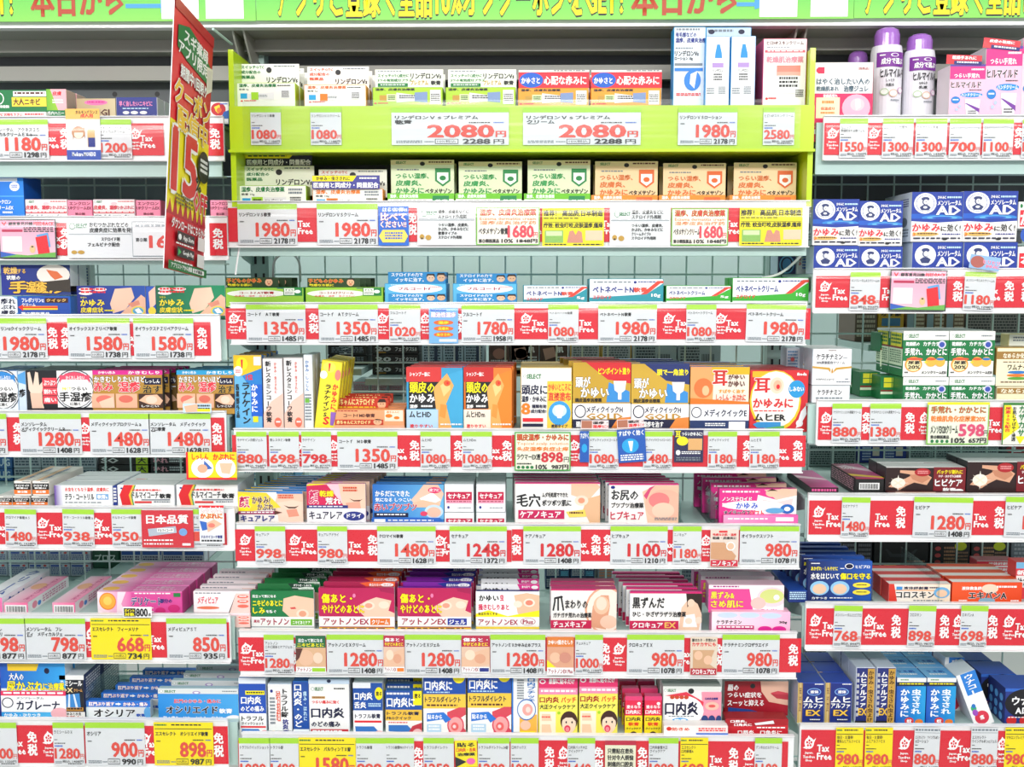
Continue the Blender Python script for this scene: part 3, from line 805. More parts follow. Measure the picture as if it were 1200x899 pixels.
TAG(-50, 65, N, 'カブレーナ', '1200', '1320'); TAG(221, 338, N, 'ラミシールＤＸ', '1280', '1408'); TAG(352, 586, W, 'オシリア', '900', '990'); TAG(630, 865, YW, 'エスセレクト　オシリエイド軟膏', '898', '987')
# right bay
ROW('R1'); V(900, 0, 4)
RED(262, 1500, [('J', 300), ('J', 495), ('M', 1180)])
TAG(333, 470, N, 'モニック/乾燥肌あれ治療ジェル', '1550', '1705'); TAG(533, 684, N, 'ヒルマイルド化粧水', '1300', '1430'); TAG(688, 842, N, 'ヒルマイルド乳液', '1300', '1430'); TAG(846, 1000, N, 'ヒルマイルドハンドクリーム', '700', '770'); TAG(1003, 1154, N, 'ヒルマイルドハンドクリーム', '1100', '1210'); TAG(1186, 1330, N, 'ヒルマイルドクリーム', '1600', '1760')
ROW('R2'); V(900, 180, 4)
RED(222, 1500, [('J', 265), ('T', 335), ('T', 568), ('M', 890), ('T', 1055), ('M', 1132), ('M', 1212)])
TAG(381, 528, N, 'メンソレータムＡＤクリームｍ', '848', '932', rot=.5)
POP('pink feedback card in dark frame on the right rail', 567, 546, 841, 738, '303438', FB, rot=.7)
TAG(915, 1068, N, 'メンソレータムＡＤクリームｍ', '1180', '1298', rot=2)
ROW('R3'); V(900, 370, 4)
RED(234, 1500, [('J', 270), ('M', 462), ('M', 665), ('J', 735), ('T', 1065)])
TAG(297, 441, N, 'ケラチナミン２０％尿素クリーム', '880', '968'); TAG(474, 626, N, 'ケラチナミン２０％尿素クリーム', '1380', '1518')
POP('green framed card with orange heading and pink 598 yen', 741, 406, 1040, 604, '88c850', 'R 0 0 100 6 y;R 2 6 98 97 f4f6e0;O 6 10 94 26 d05030 60b040 手荒れ・かかとに;O 6 32 94 46 o f4e0c0 乾燥肌角化症尿素20%;B 6 54 50 74 k メンソEX20クリーム;O 52 52 92 80 e04870 f8d0d8 598;T 92 66 98 80 k 円;B 6 78 36 86 k 第③類医薬品;E 9 92 2.5 4 G;E 17 92 2.5 4 G;E 25 92 2.5 4 G;E 33 92 2.5 4 G;B 40 84 62 96 k 10%;B 68 84 96 96 k 657円')
POP('yellow and white pop card with vertical red lettering', 1094, 408, 1290, 604, 'f8f4e8', 'R 0 0 100 6 308030;R 0 0 3 100 308030;P y 3 6 20 6 44 60 3 90;V 6 10 20 70 r 尿素20%配合;V 24 10 34 92 k お肌にすばやく浸透;V 40 8 56 80 G カサカサ;P y 34 80 60 80 46 99')
ROW('R4'); V(900, 520, 4)
RED(190, 1500, [('J', 235), ('T', 305), ('T', 535), ('M', 622), ('T', 1000), ('M', 1085)])
TAG(341, 480, N, 'ヒビケアＦＴ', '1480', '1628', rot=.8); TAG(678, 962, W, 'ヒビケア', '1280', '1408', rot=.8); TAG(1106, 1395, W, 'ヒビケア', '1980', '2178', rot=1)
ROW('R5'); V(900, 640, 3.47)
RED(153, 1400, [('J', 190), ('T', 248), ('J', 410), ('T', 450), ('M', 520), ('M', 718), ('J', 775), ('M', 915), ('J', 980), ('T', 1035)])
TAG(264, 384, N, 'メンソレータムヒビプロ', '768', '844', rot=1); TAG(566, 684, N, 'コロスキン', '898', '987', rot=1); TAG(778, 896, N, 'エキバンＡ', '698', '767', rot=1)
ROW('R6')
RED(132, 1400, [('J', 165), ('T', 226), ('J', 555), ('J', 755), ('T', 802), ('J', 955)])
TAG(272, 389, 'YN', '毎日・お買得!/液体ムヒアルファＥＸ', '980', '1078'); TAG(391, 509, 'YN', '毎日・お買得!/ムヒアルファＥＸ', '980', '1078'); TAG(589, 701, EN, 'エスセレクト　ウイングルボン/αローション', '880', '968', rot=.8); TAG(820, 937, EN, 'エスセレクト/ウイングルボンαジェル', '880', '968'); TAG(958, 1076, 'YN', 'マキロンプレミアム', '980', '1078')
for r, lst in TAGROWS.items():
    vis = sorted([t for t in lst if -12 < t[0] < 1212], key=lambda t: t[0])
    for i, (x, o, kind, price) in enumerate(vis):
        colr = 'yellow' if kind[0] == 'Y' else 'white'
        wh = ROWS[r]['where'].replace(' of the ', ' in ').replace(' from top', '')
        tag(o, '%s %s card %s yen, %s from left, %s' % ('wide' if kind[-1] == 'W' or 'W' in kind else 'narrow', colr, price or 'price', ORD[i], ROWS[r]['where']), 'price card', 'price cards')
    for t in lst:
        if 'label' not in t[1]:
            tag(t[1], '%s card %s yen beyond the picture edge, %s' % ('white', t[3], ROWS[r]['where']), 'price card', 'price cards')
# ================================================================ products: centre bay
MC = 'medicine_carton'
# --- C1
ROW('C1'); V(250, 0, 3.4286)
def lind(c1, c2): return 'B 6 6 68 22 %s 湿疹、皮膚炎治療薬;T 6 28 22 38 k 軟膏 5g;U 8 46 64 82 c;R 26 46 38 82 %s;R 76 36 90 74 e;L 77 40 89 72 4 k;E 10 88 2 3 r;L 14 84 34 92 1 r;L 70 12 92 20 1 k' % (c1, c2)
def lindt(c1): return 'B 4 8 42 24 %s スイッチOTC;B 4 32 36 48 %s 成分配合の;B 4 56 26 72 %s 医薬品;E 50 30 4.5 14 k;B 46 62 97 92 k リンデロンVs;L 58 8 94 18 1 A' % (c1, c1, c1)
P(MC, 'white and green ointment carton at left end of lime tray', 90, 332, 330, 416, lind('G', 'g'), c='fcfdf6', side='b8dc20', tab=(104, 257, 346, 340, 'fcfdf6', lindt('G')), n=3, st=.034)
P(MC, 'white and orange cream carton second in the lime tray', 364, 340, 614, 420, lind('e07030', 'o'), c='fcfdf6', side='f8a020', tab=(378, 268, 626, 345, 'fcfaf4', lindt('e05030')), n=3, st=.034)
def prem(c): return 'B 4 6 60 20 k 湿疹、皮膚炎治療薬;R 10 44 20 74 t;R 20 38 34 78 L;L 22 46 32 72 3 k;P e 34 30 78 52 78 72 34 84;P 8098c8 60 30 78 26 78 84 60 78;L 38 44 60 66 2 k;R 82 16 97 92 w;L 83 36 96 80 4 k;E 4 88 2 4 r;L 8 84 22 94 1 r'
def premt(c): return 'L 4 8 40 16 1 A;B 4 26 50 44 %s スイッチOTC成分に;B 4 52 54 68 %s 3つの有効成分プラス;R 4 76 48 96 G;L 8 82 44 92 1 w;B 52 20 97 52 k リンデロンVs;B 52 60 78 86 t プレミアム;B 82 62 96 86 k 軟膏' % (c, c)
for i, x in enumerate((0, 293)):
    P(MC, 'lime and white premium ointment carton, %s of the pair' % ('left', 'right')[i], 640 + x, 350, 922 + x, 424, prem('g'), c='b0d828', side='88b818', tab=(650 + x, 279, 924 + x, 352, 'fafdf0', premt('G')), n=2, st=.04)
V(580, 0, 3.2432)
rt = 'R 0 12 100 100 e8283c;E 18 56 17 42 b;B 4 42 30 76 w かゆさと;B 36 34 96 82 w 心配な赤みに;L 50 2 96 10 1 A'
for i, x in enumerate((0, 276)):
    P(MC, 'amber cream carton under red and blue header, %s of pair' % ('left', 'right')[i], 88 + x, 334, 356 + x, 403, prem('o'), c='f0a020', side='e89018', tab=(90 + x, 266, 358 + x, 335, 'fdf8f0', rt), n=2, st=.04)
P(MC, 'tall pale carton with blue edge beside the bottle cartons', 678, 102, 800, 402, 'L 8 2 80 6 1 A;B 6 7 70 13 B 有毛部などの;B 6 14 100 20 B 湿疹、皮膚炎治療;L 6 26 60 29 1 A;B 4 30 78 37 k リンデロンVs;B 4 38 60 43 k ローション 10g;R 4 46 90 49 A;R 4 52 92 56 2880d8;E 60 68 26 13 2880d8;P w 54 60 74 56 66 78 52 72;L 10 84 86 88 2 r', c='e4ecf4', side='28a0e8', d=.03)
P(MC, 'tall pale carton behind the two bottle cartons', 800, 103, 972, 402, 'L 4 3 60 8 1 A;E 12 6 7 3 n;E 78 6 7 3 n', c='c8dcec', side='28a0e8', d=.03, dy=.062)
BOT = 'P 1c90e0 40 24 46 12 58 12 66 24 68 32 38 32;R 34 34 70 38 d8e8f4;R 28 38 74 68 f8fafc;R 28 39 74 46 b090d0;B 30 48 72 53 k リンデロン;L 34 55 70 66 3 k;L 6 76 38 86 3 A;L 54 74 84 86 5 A'
P(MC, 'white carton with blue capped bottle picture, left of pair', 800, 138, 892, 396, BOT, c='fafcfe', side='1c9ce8', d=.03, dy=.012)
P(MC, 'white carton with blue capped bottle picture, right of pair', 896, 136, 990, 396, BOT, c='fafcfe', side='1c9ce8', d=.03, dy=.012)
P(MC, 'white and pink skin cream carton at right of lime tray', 1018, 146, 1184, 390, 'B 8 4 92 10 h ヒロHPスキンクリーム;L 8 13 60 15 1 A;R 4 18 96 22 e86070;L 10 19 90 21 1 w;B 8 28 92 38 e890a0 乾燥肌治療薬;R 32 42 86 56 e88878;R 32 52 86 58 f0a898;R 34 58 84 86 f4f4f4;L 38 60 80 78 3 k;L 76 80 94 92 4 k;E 10 94 3 2 r;L 14 92 32 96 1 r', c='fbf4f4', side='e84878', d=.05, n=2)
# --- C2
ROW('C2'); V(250, 170, 3.4286)
def lindl(c1, c2): return 'B 5 8 68 34 %s 湿疹、皮膚炎治療薬;T 5 40 24 54 k 軟膏 10g;R 6 66 18 100 c;R 20 60 36 100 %s;L 22 70 34 90 1 k;P e 38 62 70 62 70 100 38 100;B 40 70 66 92 k リンデロンVs;L 74 16 94 50 2 A;L 76 60 92 96 3 k' % (c1, c2)
def hdr(n): return 'R 0 0 100 36 101430;P y 2 4 70 4 64 30 2 30;L 4 12 60 24 1 k;B 3 40 97 98 w 医療用と同成分・同量配合' if n else ''
t1 = P(MC, 'white and green ointment carton under dark header, lime box', 100, 162, 374, 240, lindl('G', 'g'), c='fcfdf6', side='98c820', tab=(124, 84, 406, 168, 'fcfdf0', lindt('G')), d=.03)
P(MC, 'white and orange cream carton under purple header, lime box', 398, 175, 682, 240, lindl('o', 'o'), c='fcfdf6', side='f89020', tab=(424, 98, 698, 170, 'fcfaf4', lindt('e05030')), d=.03)
POP('dark header card with yellow flash behind the green carton', 130, 36, 396, 84, '141838', 'P y 0 4 72 4 66 36 0 36;L 4 12 62 28 1 k;B 2 46 98 94 w 医療用と同成分・同量配合', dyf=-.062)
POP('purple header card with yellow flash on the orange carton', 398, 122, 668, 176, '3c3c98', 'P y 0 2 66 2 60 44 0 44;B 6 8 56 38 k かゆみ・虫さされに;L 70 14 96 34 1 w;B 2 52 98 94 w 医療用と同成分・同量配合', dyf=-.02)
def beta(c, c2, c3, kk): 
    return ('R 0 0 100 46 %s;B 4 8 46 38 w 湿疹、皮膚炎治療薬;L 4 56 60 80 1 k;P %s 68 20 92 20 92 100 66 100;B 72 50 90 88 w %s' % (c, c2, kk),
            'R 0 0 100 14 e8d8a8;B 8 4 24 11 G SELECT;L 60 4 96 11 1 h;E 50 11 4 6 k;L 10 26 44 32 1 A;B 8 38 60 54 %s つらい湿疹、;B 8 58 48 74 %s 皮膚炎、;B 8 80 52 96 %s かゆみに;P %s 70 24 94 24 94 60 82 76 70 60;P w 73 36 91 36 91 58 82 70 73 58;E 82 52 5 7 %s;B 54 82 96 96 k ベタメサゾン' % (c3, c3, c3, c2, c2))
gb, ob = beta('70c428', '188848', '38a058', '軟膏'), beta('f09028', 'e86828', 'e07838', 'クリーム')
def betas(x0s, yt, ym, yb, ab, cc, tabc, lab, lst):
    for i, x in enumerate(x0s):
        P(MC, lab % lst[i], x, ym, x + WB, yb, ab[0], c='fbfbf4', side=cc, tab=(x + 14, yt + (i * 7 % 9), x + WB, ym + 6, tabc, ab[1]), d=.026, n=2, st=.05)
WB = 268
betas((700, 972), 60, 194, 243, gb, '90d030', 'eef4d4', 'green and white ointment carton, %s of three in lime box', ['first', 'second'])
V(580, 170, 3.2432); WB = 252
betas((110,), 58, 184, 232, gb, '90d030', 'eef4d4', 'green and white ointment carton, %s of three in lime box', ['third'])
betas((366, 624, 892), 62, 190, 232, ob, 'f0a030', 'f8dcae', 'orange and cream ointment carton, %s of three in lime box', ['left', 'middle', 'right'])
# --- C3
ROW('C3'); V(250, 170, 3.4286)
KC = 'E 40 44 38 26 f4f6ee;B 18 30 62 48 R コートf AT%s;T 12 56 64 68 r 皮膚炎・湿疹・虫さされに;R 74 2 98 60 188038;R 75 6 88 54 f8fcf0;B 76 12 87 24 G 子ども;L 76 30 87 50 3 A;E 92 30 4 12 w;L 66 4 74 12 1 B'
KT = 'R 0 0 100 46 d8c818;R 0 0 100 100 183c10;O 2 10 68 52 e03020 f8e040 子どものかゆみ;B 4 60 50 84 y 敏感なお肌に;E 82 46 7 36 f0b890;P 201410 75 30 78 6 88 6 90 34 86 18 78 18;E 80 44 1 4 k;E 85 44 1 4 k;E 82 62 2.5 5 c83828'
P(MC, 'lime ointment carton with child header, left of pair', 48, 572, 364, 628, KC % '軟膏', c='98cc38', side='188038', d=.026, tab=(50, 532, 262, 574, '183c10', KT), n=4, sx=.004)
P(MC, 'lime cream carton with child header, right of pair', 370, 572, 682, 628, KC % 'クリーム', c='98cc38', side='90c830', d=.026, tab=(378, 534, 590, 574, '183c10', KT), n=4, sx=.004)
FC = 'E 50 50 44 44 fbfbfb;B 22 36 74 66 A81040 フルコートf;L 74 30 92 40 1 r;L 10 12 40 20 1 w'
FT = 'B 6 8 60 40 w ステロイドの力で;B 12 50 62 86 w イッキに治す。;E 74 52 7 34 f0c8a8;P 201410 66 50 68 16 80 16 82 56 78 30 70 30;E 92 50 7 34 e8b890;P 201410 84 44 86 8 98 8 100 44 96 26 88 26;E 72 52 1 3 k;E 77 52 1 3 k;E 90 50 1 3 k;E 95 50 1 3 k'
for i, (x, w) in enumerate(((688, 248), (962, 258))):
    a = P(MC, 'light blue carton with two faces on header, %s of pair' % ('left', 'right')[i], x, 556, x + w, 598, FC, c='58b8e4', side='3898d0', d=.026, tab=(x + 14, 510 + 6 * i, x + w - 2, 556, '2090d0', FT), n=3)
    POP('blue header strip with two faces in front, %s light blue carton' % ('left', 'right')[i], x + 16, 597, x + w - 2, 630, '2090d0', FT, dyf=-.0236)
V(580, 170, 3.2432)
def bet(nm, c, kk): return 'L 6 12 56 22 1 A;E 62 16 2 6 B;L 66 12 94 20 1 B;P e84838 68 74 92 10 100 10 100 20 96 20 76 74;P %s 0 84 100 64 100 100 0 100;P %s 70 84 100 20 100 84;B 5 34 60 62 B ベトネベート%s;B 60 38 78 60 e05040 %s;B 5 74 30 90 r ステロイド;B 84 66 96 84 w %s' % (c, c, nm, '軟膏' if nm == 'N' else '', kk)
P(MC, 'white and teal carton, smaller, reading 5 g', 108, 532, 350, 598, bet('N', '2898a8', '5g'), c='f6f8fa', side='2898a8', d=.022, n=2)
P(MC, 'white and teal carton, taller, reading 10 g', 358, 508, 640, 594, bet('N', '2898a8', '10g'), c='f6f8fa', side='2898a8', d=.03, n=2)
P(MC, 'white and bright green carton, smaller one on the left', 650, 534, 897, 592, bet('クリーム', '38b030', '5g'), c='f6f8fa', side='38b030', d=.022, n=2)
P(MC, 'white and bright green carton, taller one at shelf end', 902, 504, 1192, 592, bet('クリーム', '38b030', '10g'), c='f6f8fa', side='38b030', d=.03, n=2)
# --- C4
ROW('C4'); V(250, 390, 3.4286)
P('ointment_carton', 'upright light blue and navy carton at left end, fourth shelf', 84, 90, 196, 382, 'R 0 0 100 28 f8c818;E 30 12 20 9 y;P r 26 6 34 6 32 18 28 18;R 72 2 98 14 e;E 16 22 16 7 w;L 6 20 26 25 2 r;P b 60 38 100 38 100 84 60 84;P 2080d0 30 28 100 18 100 40 50 40;V 28 38 56 94 k ラナケイン;V 62 40 84 78 w かゆみに;V 6 40 18 86 k 医薬部外品;B 44 26 68 34 r 1位;R 66 84 84 92 y', c='68b8e8', side='2870c0', d=.03, n=4)
RS = 'P f4c8b8 0 80 40 62 100 50 100 100 0 100;V 14 4 42 92 k 新レスタミンコーワ軟膏;V 58 6 70 50 e05848 かゆみ・虫さされに;E 72 92 18 7 e87058;L 62 90 84 94 1 w'
P('ointment_carton', 'upright pale carton with black vertical lettering, left one', 200, 103, 280, 382, RS, c='f2eeee', side='d8d0d0', d=.03, n=3)
P('ointment_carton', 'upright pale carton with black vertical lettering, right one', 284, 100, 362, 382, RS, c='f2eeee', side='d8d0d0', d=.03, n=3)
P('ointment_carton', 'upright narrow white carton with small blue green print', 364, 88, 400, 380, 'V 20 8 60 50 5080c0 かゆみ・しっしん;L 10 54 80 92 9 A;R 10 60 60 66 70b840', c='f4f8fc', side='e0e8f0', d=.03, n=2)
o = P('ointment_carton', 'leaning yellow carton with black and red vertical lettering', 402, 116, 486, 384, 'E 40 10 30 8 fff060;P r 34 4 44 4 42 16 38 16;E 16 22 18 6 w;V 30 36 58 84 k ラナケインS;V 66 34 92 72 r かゆみに;B 40 84 66 96 r S;P 9060c0 70 76 96 76 90 96 74 96;E 84 20 14 8 f88878', c='fae838', side='f0d820', d=.026, n=5)
for q in [o] + [x for x in COL.objects if x.get('label', '').startswith('leaning yellow')]:
    q.rotation_euler.y = math.radians(7.5); q.location.z += .001
BC = 'L 3 6 34 12 1 R;B 20 22 60 34 k コートf MD軟膏;R 70 4 98 66 fbe8d0;B 74 8 92 18 o 赤ちゃんに;E 76 34 5 8 o;E 88 44 4 6 o;R 0 54 70 82 c83820;B 2 56 52 80 fff0a0 赤ちゃんにステロイド;E 62 70 6 14 f4b890;L 4 86 60 94 1 y'
P(MC, 'orange and cream carton with baby face', 484, 308, 768, 384, 'L 3 6 34 14 1 R;B 14 22 58 42 h コートf MD軟膏;R 72 4 98 62 fbe8d0;B 75 8 93 20 o 赤ちゃんに;E 78 34 5 10 o;E 89 44 4 8 o;R 2 54 70 82 c83820;B 4 58 52 78 fff0a0 赤ちゃんにステロイド;E 62 66 6 16 f4b890;E 60 64 1 2 k;E 64 64 1 2 k;P 301810 57 56 60 50 66 52 68 58;R 0 84 100 100 e8b090', c='f0a878', side='f08838', d=.026, n=3, st=.034,
  tab=(490, 262, 702, 312, 'c83820', 'B 2 6 74 58 fff0a0 赤ちゃんにステロイド;L 4 70 76 90 1 y;E 88 50 8 36 f4b890;E 86 48 1.2 4 k;E 91 48 1.2 4 k;P 301810 80 36 84 8 94 8 97 34'))
def muhi(c0, c1, c2, kk): return ('P %s 48 20 100 4 100 100 48 100;R 0 0 62 24 %s;B 6 8 42 15 w シャンプー後に;P k 4 24 62 24 54 44 60 62 50 68 4 68;P f0b060 48 34 72 10 84 30 70 60 80 100 56 100 52 66;P f8d088 60 30 76 20 78 36 66 48;P e89840 60 60 72 62 68 84 58 80;E 72 26 6 5 f06030;E 73 26 2 2 r;'
    'O 6 24 50 42 y k 頭皮の;O 6 44 50 58 w k かゆみ;O 6 61 20 67 w k 湿疹;L 26 62 46 67 1 w;R 0 69 56 100 %s;B 5 72 44 82 k %s;L 60 92 98 96 1 w;B 6 93 46 99 r 塗りやすい' % (c0, c1, c2, kk))
P(MC, 'scalp lotion carton with golden figure, light blue background', 776, 138, 1003, 384, muhi('40a8d8', 'd83838', 'b8d8f0', 'ムヒHD'), c='38a0d0', side='2888c0', top='d83838', d=.03, n=4, sx=.003)
P(MC, 'scalp lotion carton with golden figure, orange background', 1006, 138, 1199, 384, muhi('f08828', 'c82828', 'f8e8d8', 'ムヒHDm'), c='f08030', side='d86020', top='d03030', d=.03, n=4, sx=.002)
V(580, 390, 3.2432)
SEL = 'R 0 0 100 0.1 w;Q 8 14 3 2 G w;B 12 11 40 18 G SELECT;O 2 28 52 44 n w 頭皮に;B 2 46 50 56 n 湿疹・かゆみに;B 2 58 18 76 o 8;B 22 60 50 66 n 種類有効;B 20 68 50 74 n 成分配合!;R 4 82 44 88 r;R 4 91 44 96 n;R 52 22 100 100 f8d048;B 54 26 98 38 e04830 かゆいところに;B 54 40 98 54 e04830 直接塗布;E 76 74 22 20 38a0e0;E 76 70 14 10 d0e8f8;P w 66 62 86 62 80 82 72 82;B 60 92 92 98 n 液剤タイプ'
P(MC, 'white and yellow scalp liquid carton with blue circle', 98, 132, 292, 366, SEL, c='f4f4f0', side='f0c040', d=.04, n=3)
def medi(c, ttl, tc): return ('R 0 0 100 60 %s;P %s 22 0 100 0 100 32 60 26;B 44 %d 98 %d %s;P 3890d8 62 30 98 44 98 60 58 60;O 5 22 30 38 w k 頭が;O 14 38 62 53 w k かゆい;P f8f8fc 70 28 92 28 90 42 84 46 84 56 78 56 78 46 72 42;B 4 54 50 60 k 頭皮湿疹治療薬;R 0 62 100 86 f8f8fa;Q 13 74 10 10 n w;B 24 66 86 76 n メディクイックH;B 24 77 86 86 c09030 GOLD;R 0 86 100 100 n;P e88838 66 100 78 84 100 82 100 100;B 6 89 56 98 w 頭皮湿疹を治す' % (c, tc, 8, 18, ttl))
P(MC, 'gold scalp medicine carton with red corner and nozzle', 296, 112, 516, 364, medi('c8a030', 'y ピンポイント塗り', 'd82830'), c='c8a030', side='d8c040', top='d84038', d=.03, n=4, sx=-.006)
P(MC, 'gold scalp medicine carton with navy corner and roller', 518, 118, 738, 364, medi('d0a838', 'y 頭で一角塗り', '203070'), c='d0a838', side='203068', top='4858a8', d=.03, n=4, sx=-.004)
P(MC, 'white, orange and navy ear medicine carton with photo', 742, 130, 966, 366, 'P f4a868 0 0 40 0 38 56 0 56;E 22 34 16 16 f0783c;E 26 38 6 8 f8c090;R 36 0 100 12 e8b820;O 38 6 62 30 d03028 w 耳;B 64 12 92 20 h がゆい;B 64 22 92 32 h かゆい;B 48 36 92 42 f0a020 すばやく治す;B 44 44 94 54 e05030 しっしん・かぶれに;P e87820 0 50 100 56 100 62 0 60;R 0 60 100 86 f4f6fa;Q 11 73 9 9 n w;B 24 68 96 80 n メディクイックE;R 0 86 100 100 1c3468;P w 66 88 94 88 94 99 66 99;L 26 90 60 96 2 w', c='f8e8d8', side='e0c030', top='4878d0', d=.03, n=4, sx=-.004)
P(MC, 'red ear medicine carton with yellow circle, right shelf end', 968, 142, 1190, 366, 'R 0 0 100 6 d82830;R 4 2 30 12 f0b820;E 44 52 44 52 f8c828;E 44 50 41 48 fbf6ee;O 8 14 34 38 d82830 w 耳;E 46 26 12 14 f8d8c0;E 47 26 7 9 f0b898;E 48 28 3 4 r;E 80 32 14 15 2098d8;B 68 28 92 36 w しみない;B 6 48 74 64 d82830 かゆみに;L 8 68 60 71 1 r;B 8 74 62 86 k ムヒER;P 3090d0 6 92 14 88 54 88 54 98 14 98;P 60b050 28 98 60 94 60 100 28 100;P f0f0f4 88 70 96 60 98 74 86 96 80 98;E 86 90 6 6 e;B 80 4 96 9 w ikeda', c='d82830', side='c01828', d=.035, n=3, sx=-.003)
# --- C5
ROW('C5'); V(250, 540, 3.4286)
FX = 'E 80 50 26 60 f6ccb0;P h 66 46 74 52 86 54 92 50 86 57 74 56'
P(MC, 'face cream carton, blue and yellow with closed eye', 100, 124, 360, 246, 'P f4c8b0 62 0 100 0 100 100 70 100 54 60;P f6d4c0 60 36 84 28 100 34 100 100 62 100;P e89880 74 60 90 56 94 80 78 84;P 402010 70 44 78 50 88 50 94 46 88 55 78 55;P f8d838 0 30 0 0 44 4 66 52 0 70;E 8 38 14 30 y;O 2 16 18 52 d02860 w 顔;O 22 16 50 40 h w かゆみ?;O 30 40 58 62 h w かぶれ。;R 0 64 56 74 a02860;L 4 66 54 72 1 w;P h 56 62 68 68 56 76;B 4 78 56 98 B キュアレア;L 62 10 86 24 2 e05028;R 60 0 100 6 3080d0', c='f8f0ee', side='e8d0c0', top='4898e0', d=.017, n=8, sx=.006)
P(MC, 'face cream carton, pink and red with yellow flash', 376, 92, 612, 246, 'P f4cdb4 54 0 100 0 100 100 66 100;P e8a890 66 50 90 46 92 64 70 66;P 603020 72 38 80 43 92 42 96 38 90 46 80 46;P f0e030 6 0 34 0 0 14 0 4;P d82058 0 6 34 2 62 56 50 60 0 60;O 4 18 20 52 d02860 w 顔;O 22 18 46 34 y R 乾燥;O 32 36 58 54 w R 荒れ;R 0 56 70 64 203080;L 4 58 62 62 1 w;R 0 64 100 100 f4f0f4;B 4 72 60 92 n キュアレア;E 80 84 18 12 283488;B 68 78 92 89 w ドライ;L 62 8 86 22 2 e05028', c='f8d0dc', side='e0c0d0', top='f090b8', d=.017, n=6, sx=.004)
P(MC, 'blue body carton showing crossed bare arms', 640, 96, 926, 234, 'G 0 0 100 100 2070c8 68b8e8;P f0c8b0 62 26 72 0 92 0 100 26 94 60 60 62 54 44;P fbfbfd 66 40 84 22 96 44 78 64;P f0c0a0 56 54 70 44 96 56 92 66 60 66;E 86 78 13 20 c8e0f0;E 86 80 10 15 f0c0a8;E 87 16 9 9 e83870;B 80 11 94 20 w 皮フに;B 4 18 52 34 w からだにできた;B 4 38 54 50 w 気になる しつこい;O 2 54 62 76 c02850 w 赤いブツブツ;R 2 82 50 94 n;L 6 85 46 91 1 w;E 72 84 5 7 e84068', c='3080d0', side='2060b0', top='2878d0', d=.02, n=4, sx=.003)
P(MC, 'plain blue carton lying under the body carton', 636, 231, 912, 250, 'G 0 0 100 100 2868c8 2868c8;R 4 20 20 80 w;L 24 30 90 70 1 w', c='2868c8', d=.03, dy=.02)
SN = 'R 6 28 94 60 c81848;B 12 34 88 52 w セナキュア;R 6 58 94 70 f0a8c0;L 8 61 92 67 1 A81040;E 14 84 4 5 B;L 46 84 90 89 1 A'
for i, x in enumerate((928, 1056)):
    lo = P('spray_carton', 'white carton with crimson band, lower one, %s stack' % ('left', 'right')[i], x, 208, x + 120, 252, 'R 6 54 94 100 c81848;B 12 62 88 92 w セナキュア', c='f2f4f6', side='dfe4e8', d=.04)
    P('spray_carton', 'white carton with crimson band, upper one, %s stack' % ('left', 'right')[i], x, 94, x + 118, 205, SN, c='f4f5f7', side='dfe4e8', top='eef2f6', d=.035, on=lo, n=3)
V(580, 540, 3.2432)
P(MC, 'white and crimson pore cream carton with raised arm photo', 76, 84, 400, 236, 'R 0 0 100 2.5 d82878;P f0c8a8 66 2 96 2 100 10 86 44 66 30;P e8b890 84 40 100 30 100 100 88 100 80 66;E 78 44 8 13 f8dcc8;E 78 44 4 7 e89878;O 2 28 30 60 k w 毛穴;B 32 24 62 36 k ムダ毛処理でできた;B 32 42 66 58 k ポツポツ肌に;R 4 68 58 90 c81858;B 6 71 54 87 w ケアノキュア;P f8d860 60 72 82 66 84 84 64 86;L 64 72 80 80 1 h', c='f4f2f0', side='e8e0e0', top='e83890', d=.022, n=6, sx=-.001)
P(MC, 'white carton with red lettering and rounded skin photo', 432, 88, 698, 236, 'R 0 0 100 3 d82878;P f0c4a8 48 20 66 4 100 4 100 100 56 100;E 80 54 28 40 f0b8a0;E 72 42 15 20 e88080;E 78 68 16 20 f4ccb4;P d84878 50 30 58 10 66 4 60 16 54 40;E 6 9 3 4 B;O 4 16 42 42 k w お尻の;B 4 48 50 62 k ブツブツ治療薬;O 3 70 50 92 c81840 w ヒプキュア;L 66 86 98 94 2 A', c='f6f2f0', side='e0e4ea', top='e83890', d=.02, n=5, sx=-.004)
P(MC, 'pink carton of soft itch cream with two faces', 852, 106, 1146, 212, 'R 0 0 100 100 e83090;P f8c8b4 58 4 100 0 100 70 78 50;E 68 16 8 14 f4c8ac;E 84 12 8 14 f4c8ac;P 401810 61 10 68 0 76 8 72 8 66 8;P w 50 22 74 40 100 24 100 100 46 100;P f8d8d8 56 38 74 48 96 34 92 80 58 80;L 4 8 52 18 1 w;O 4 30 42 44 w a8105c ノンステロイド;E 44 60 40 17 f8fafc;O 22 50 50 72 4868d0 w かゆみ;L 4 52 20 68 2 w;O 6 78 40 98 n w オイラックス;O 40 78 58 98 e03028 w ソフト;E 88 72 9 17 1868c0;E 88 72 4 8 w;E 72 78 12 10 60a8d8', c='e83898', side='c82080', d=.024, n=4, st=.045, sx=-.006)
P(MC, 'pink carton lying under the soft itch cream', 868, 206, 1152, 236, 'G 0 0 100 100 f8a8d0 f060b0;L 6 40 60 70 1 w;R 70 30 94 80 w', c='f870b8', side='e83898', d=.1, dy=.018)
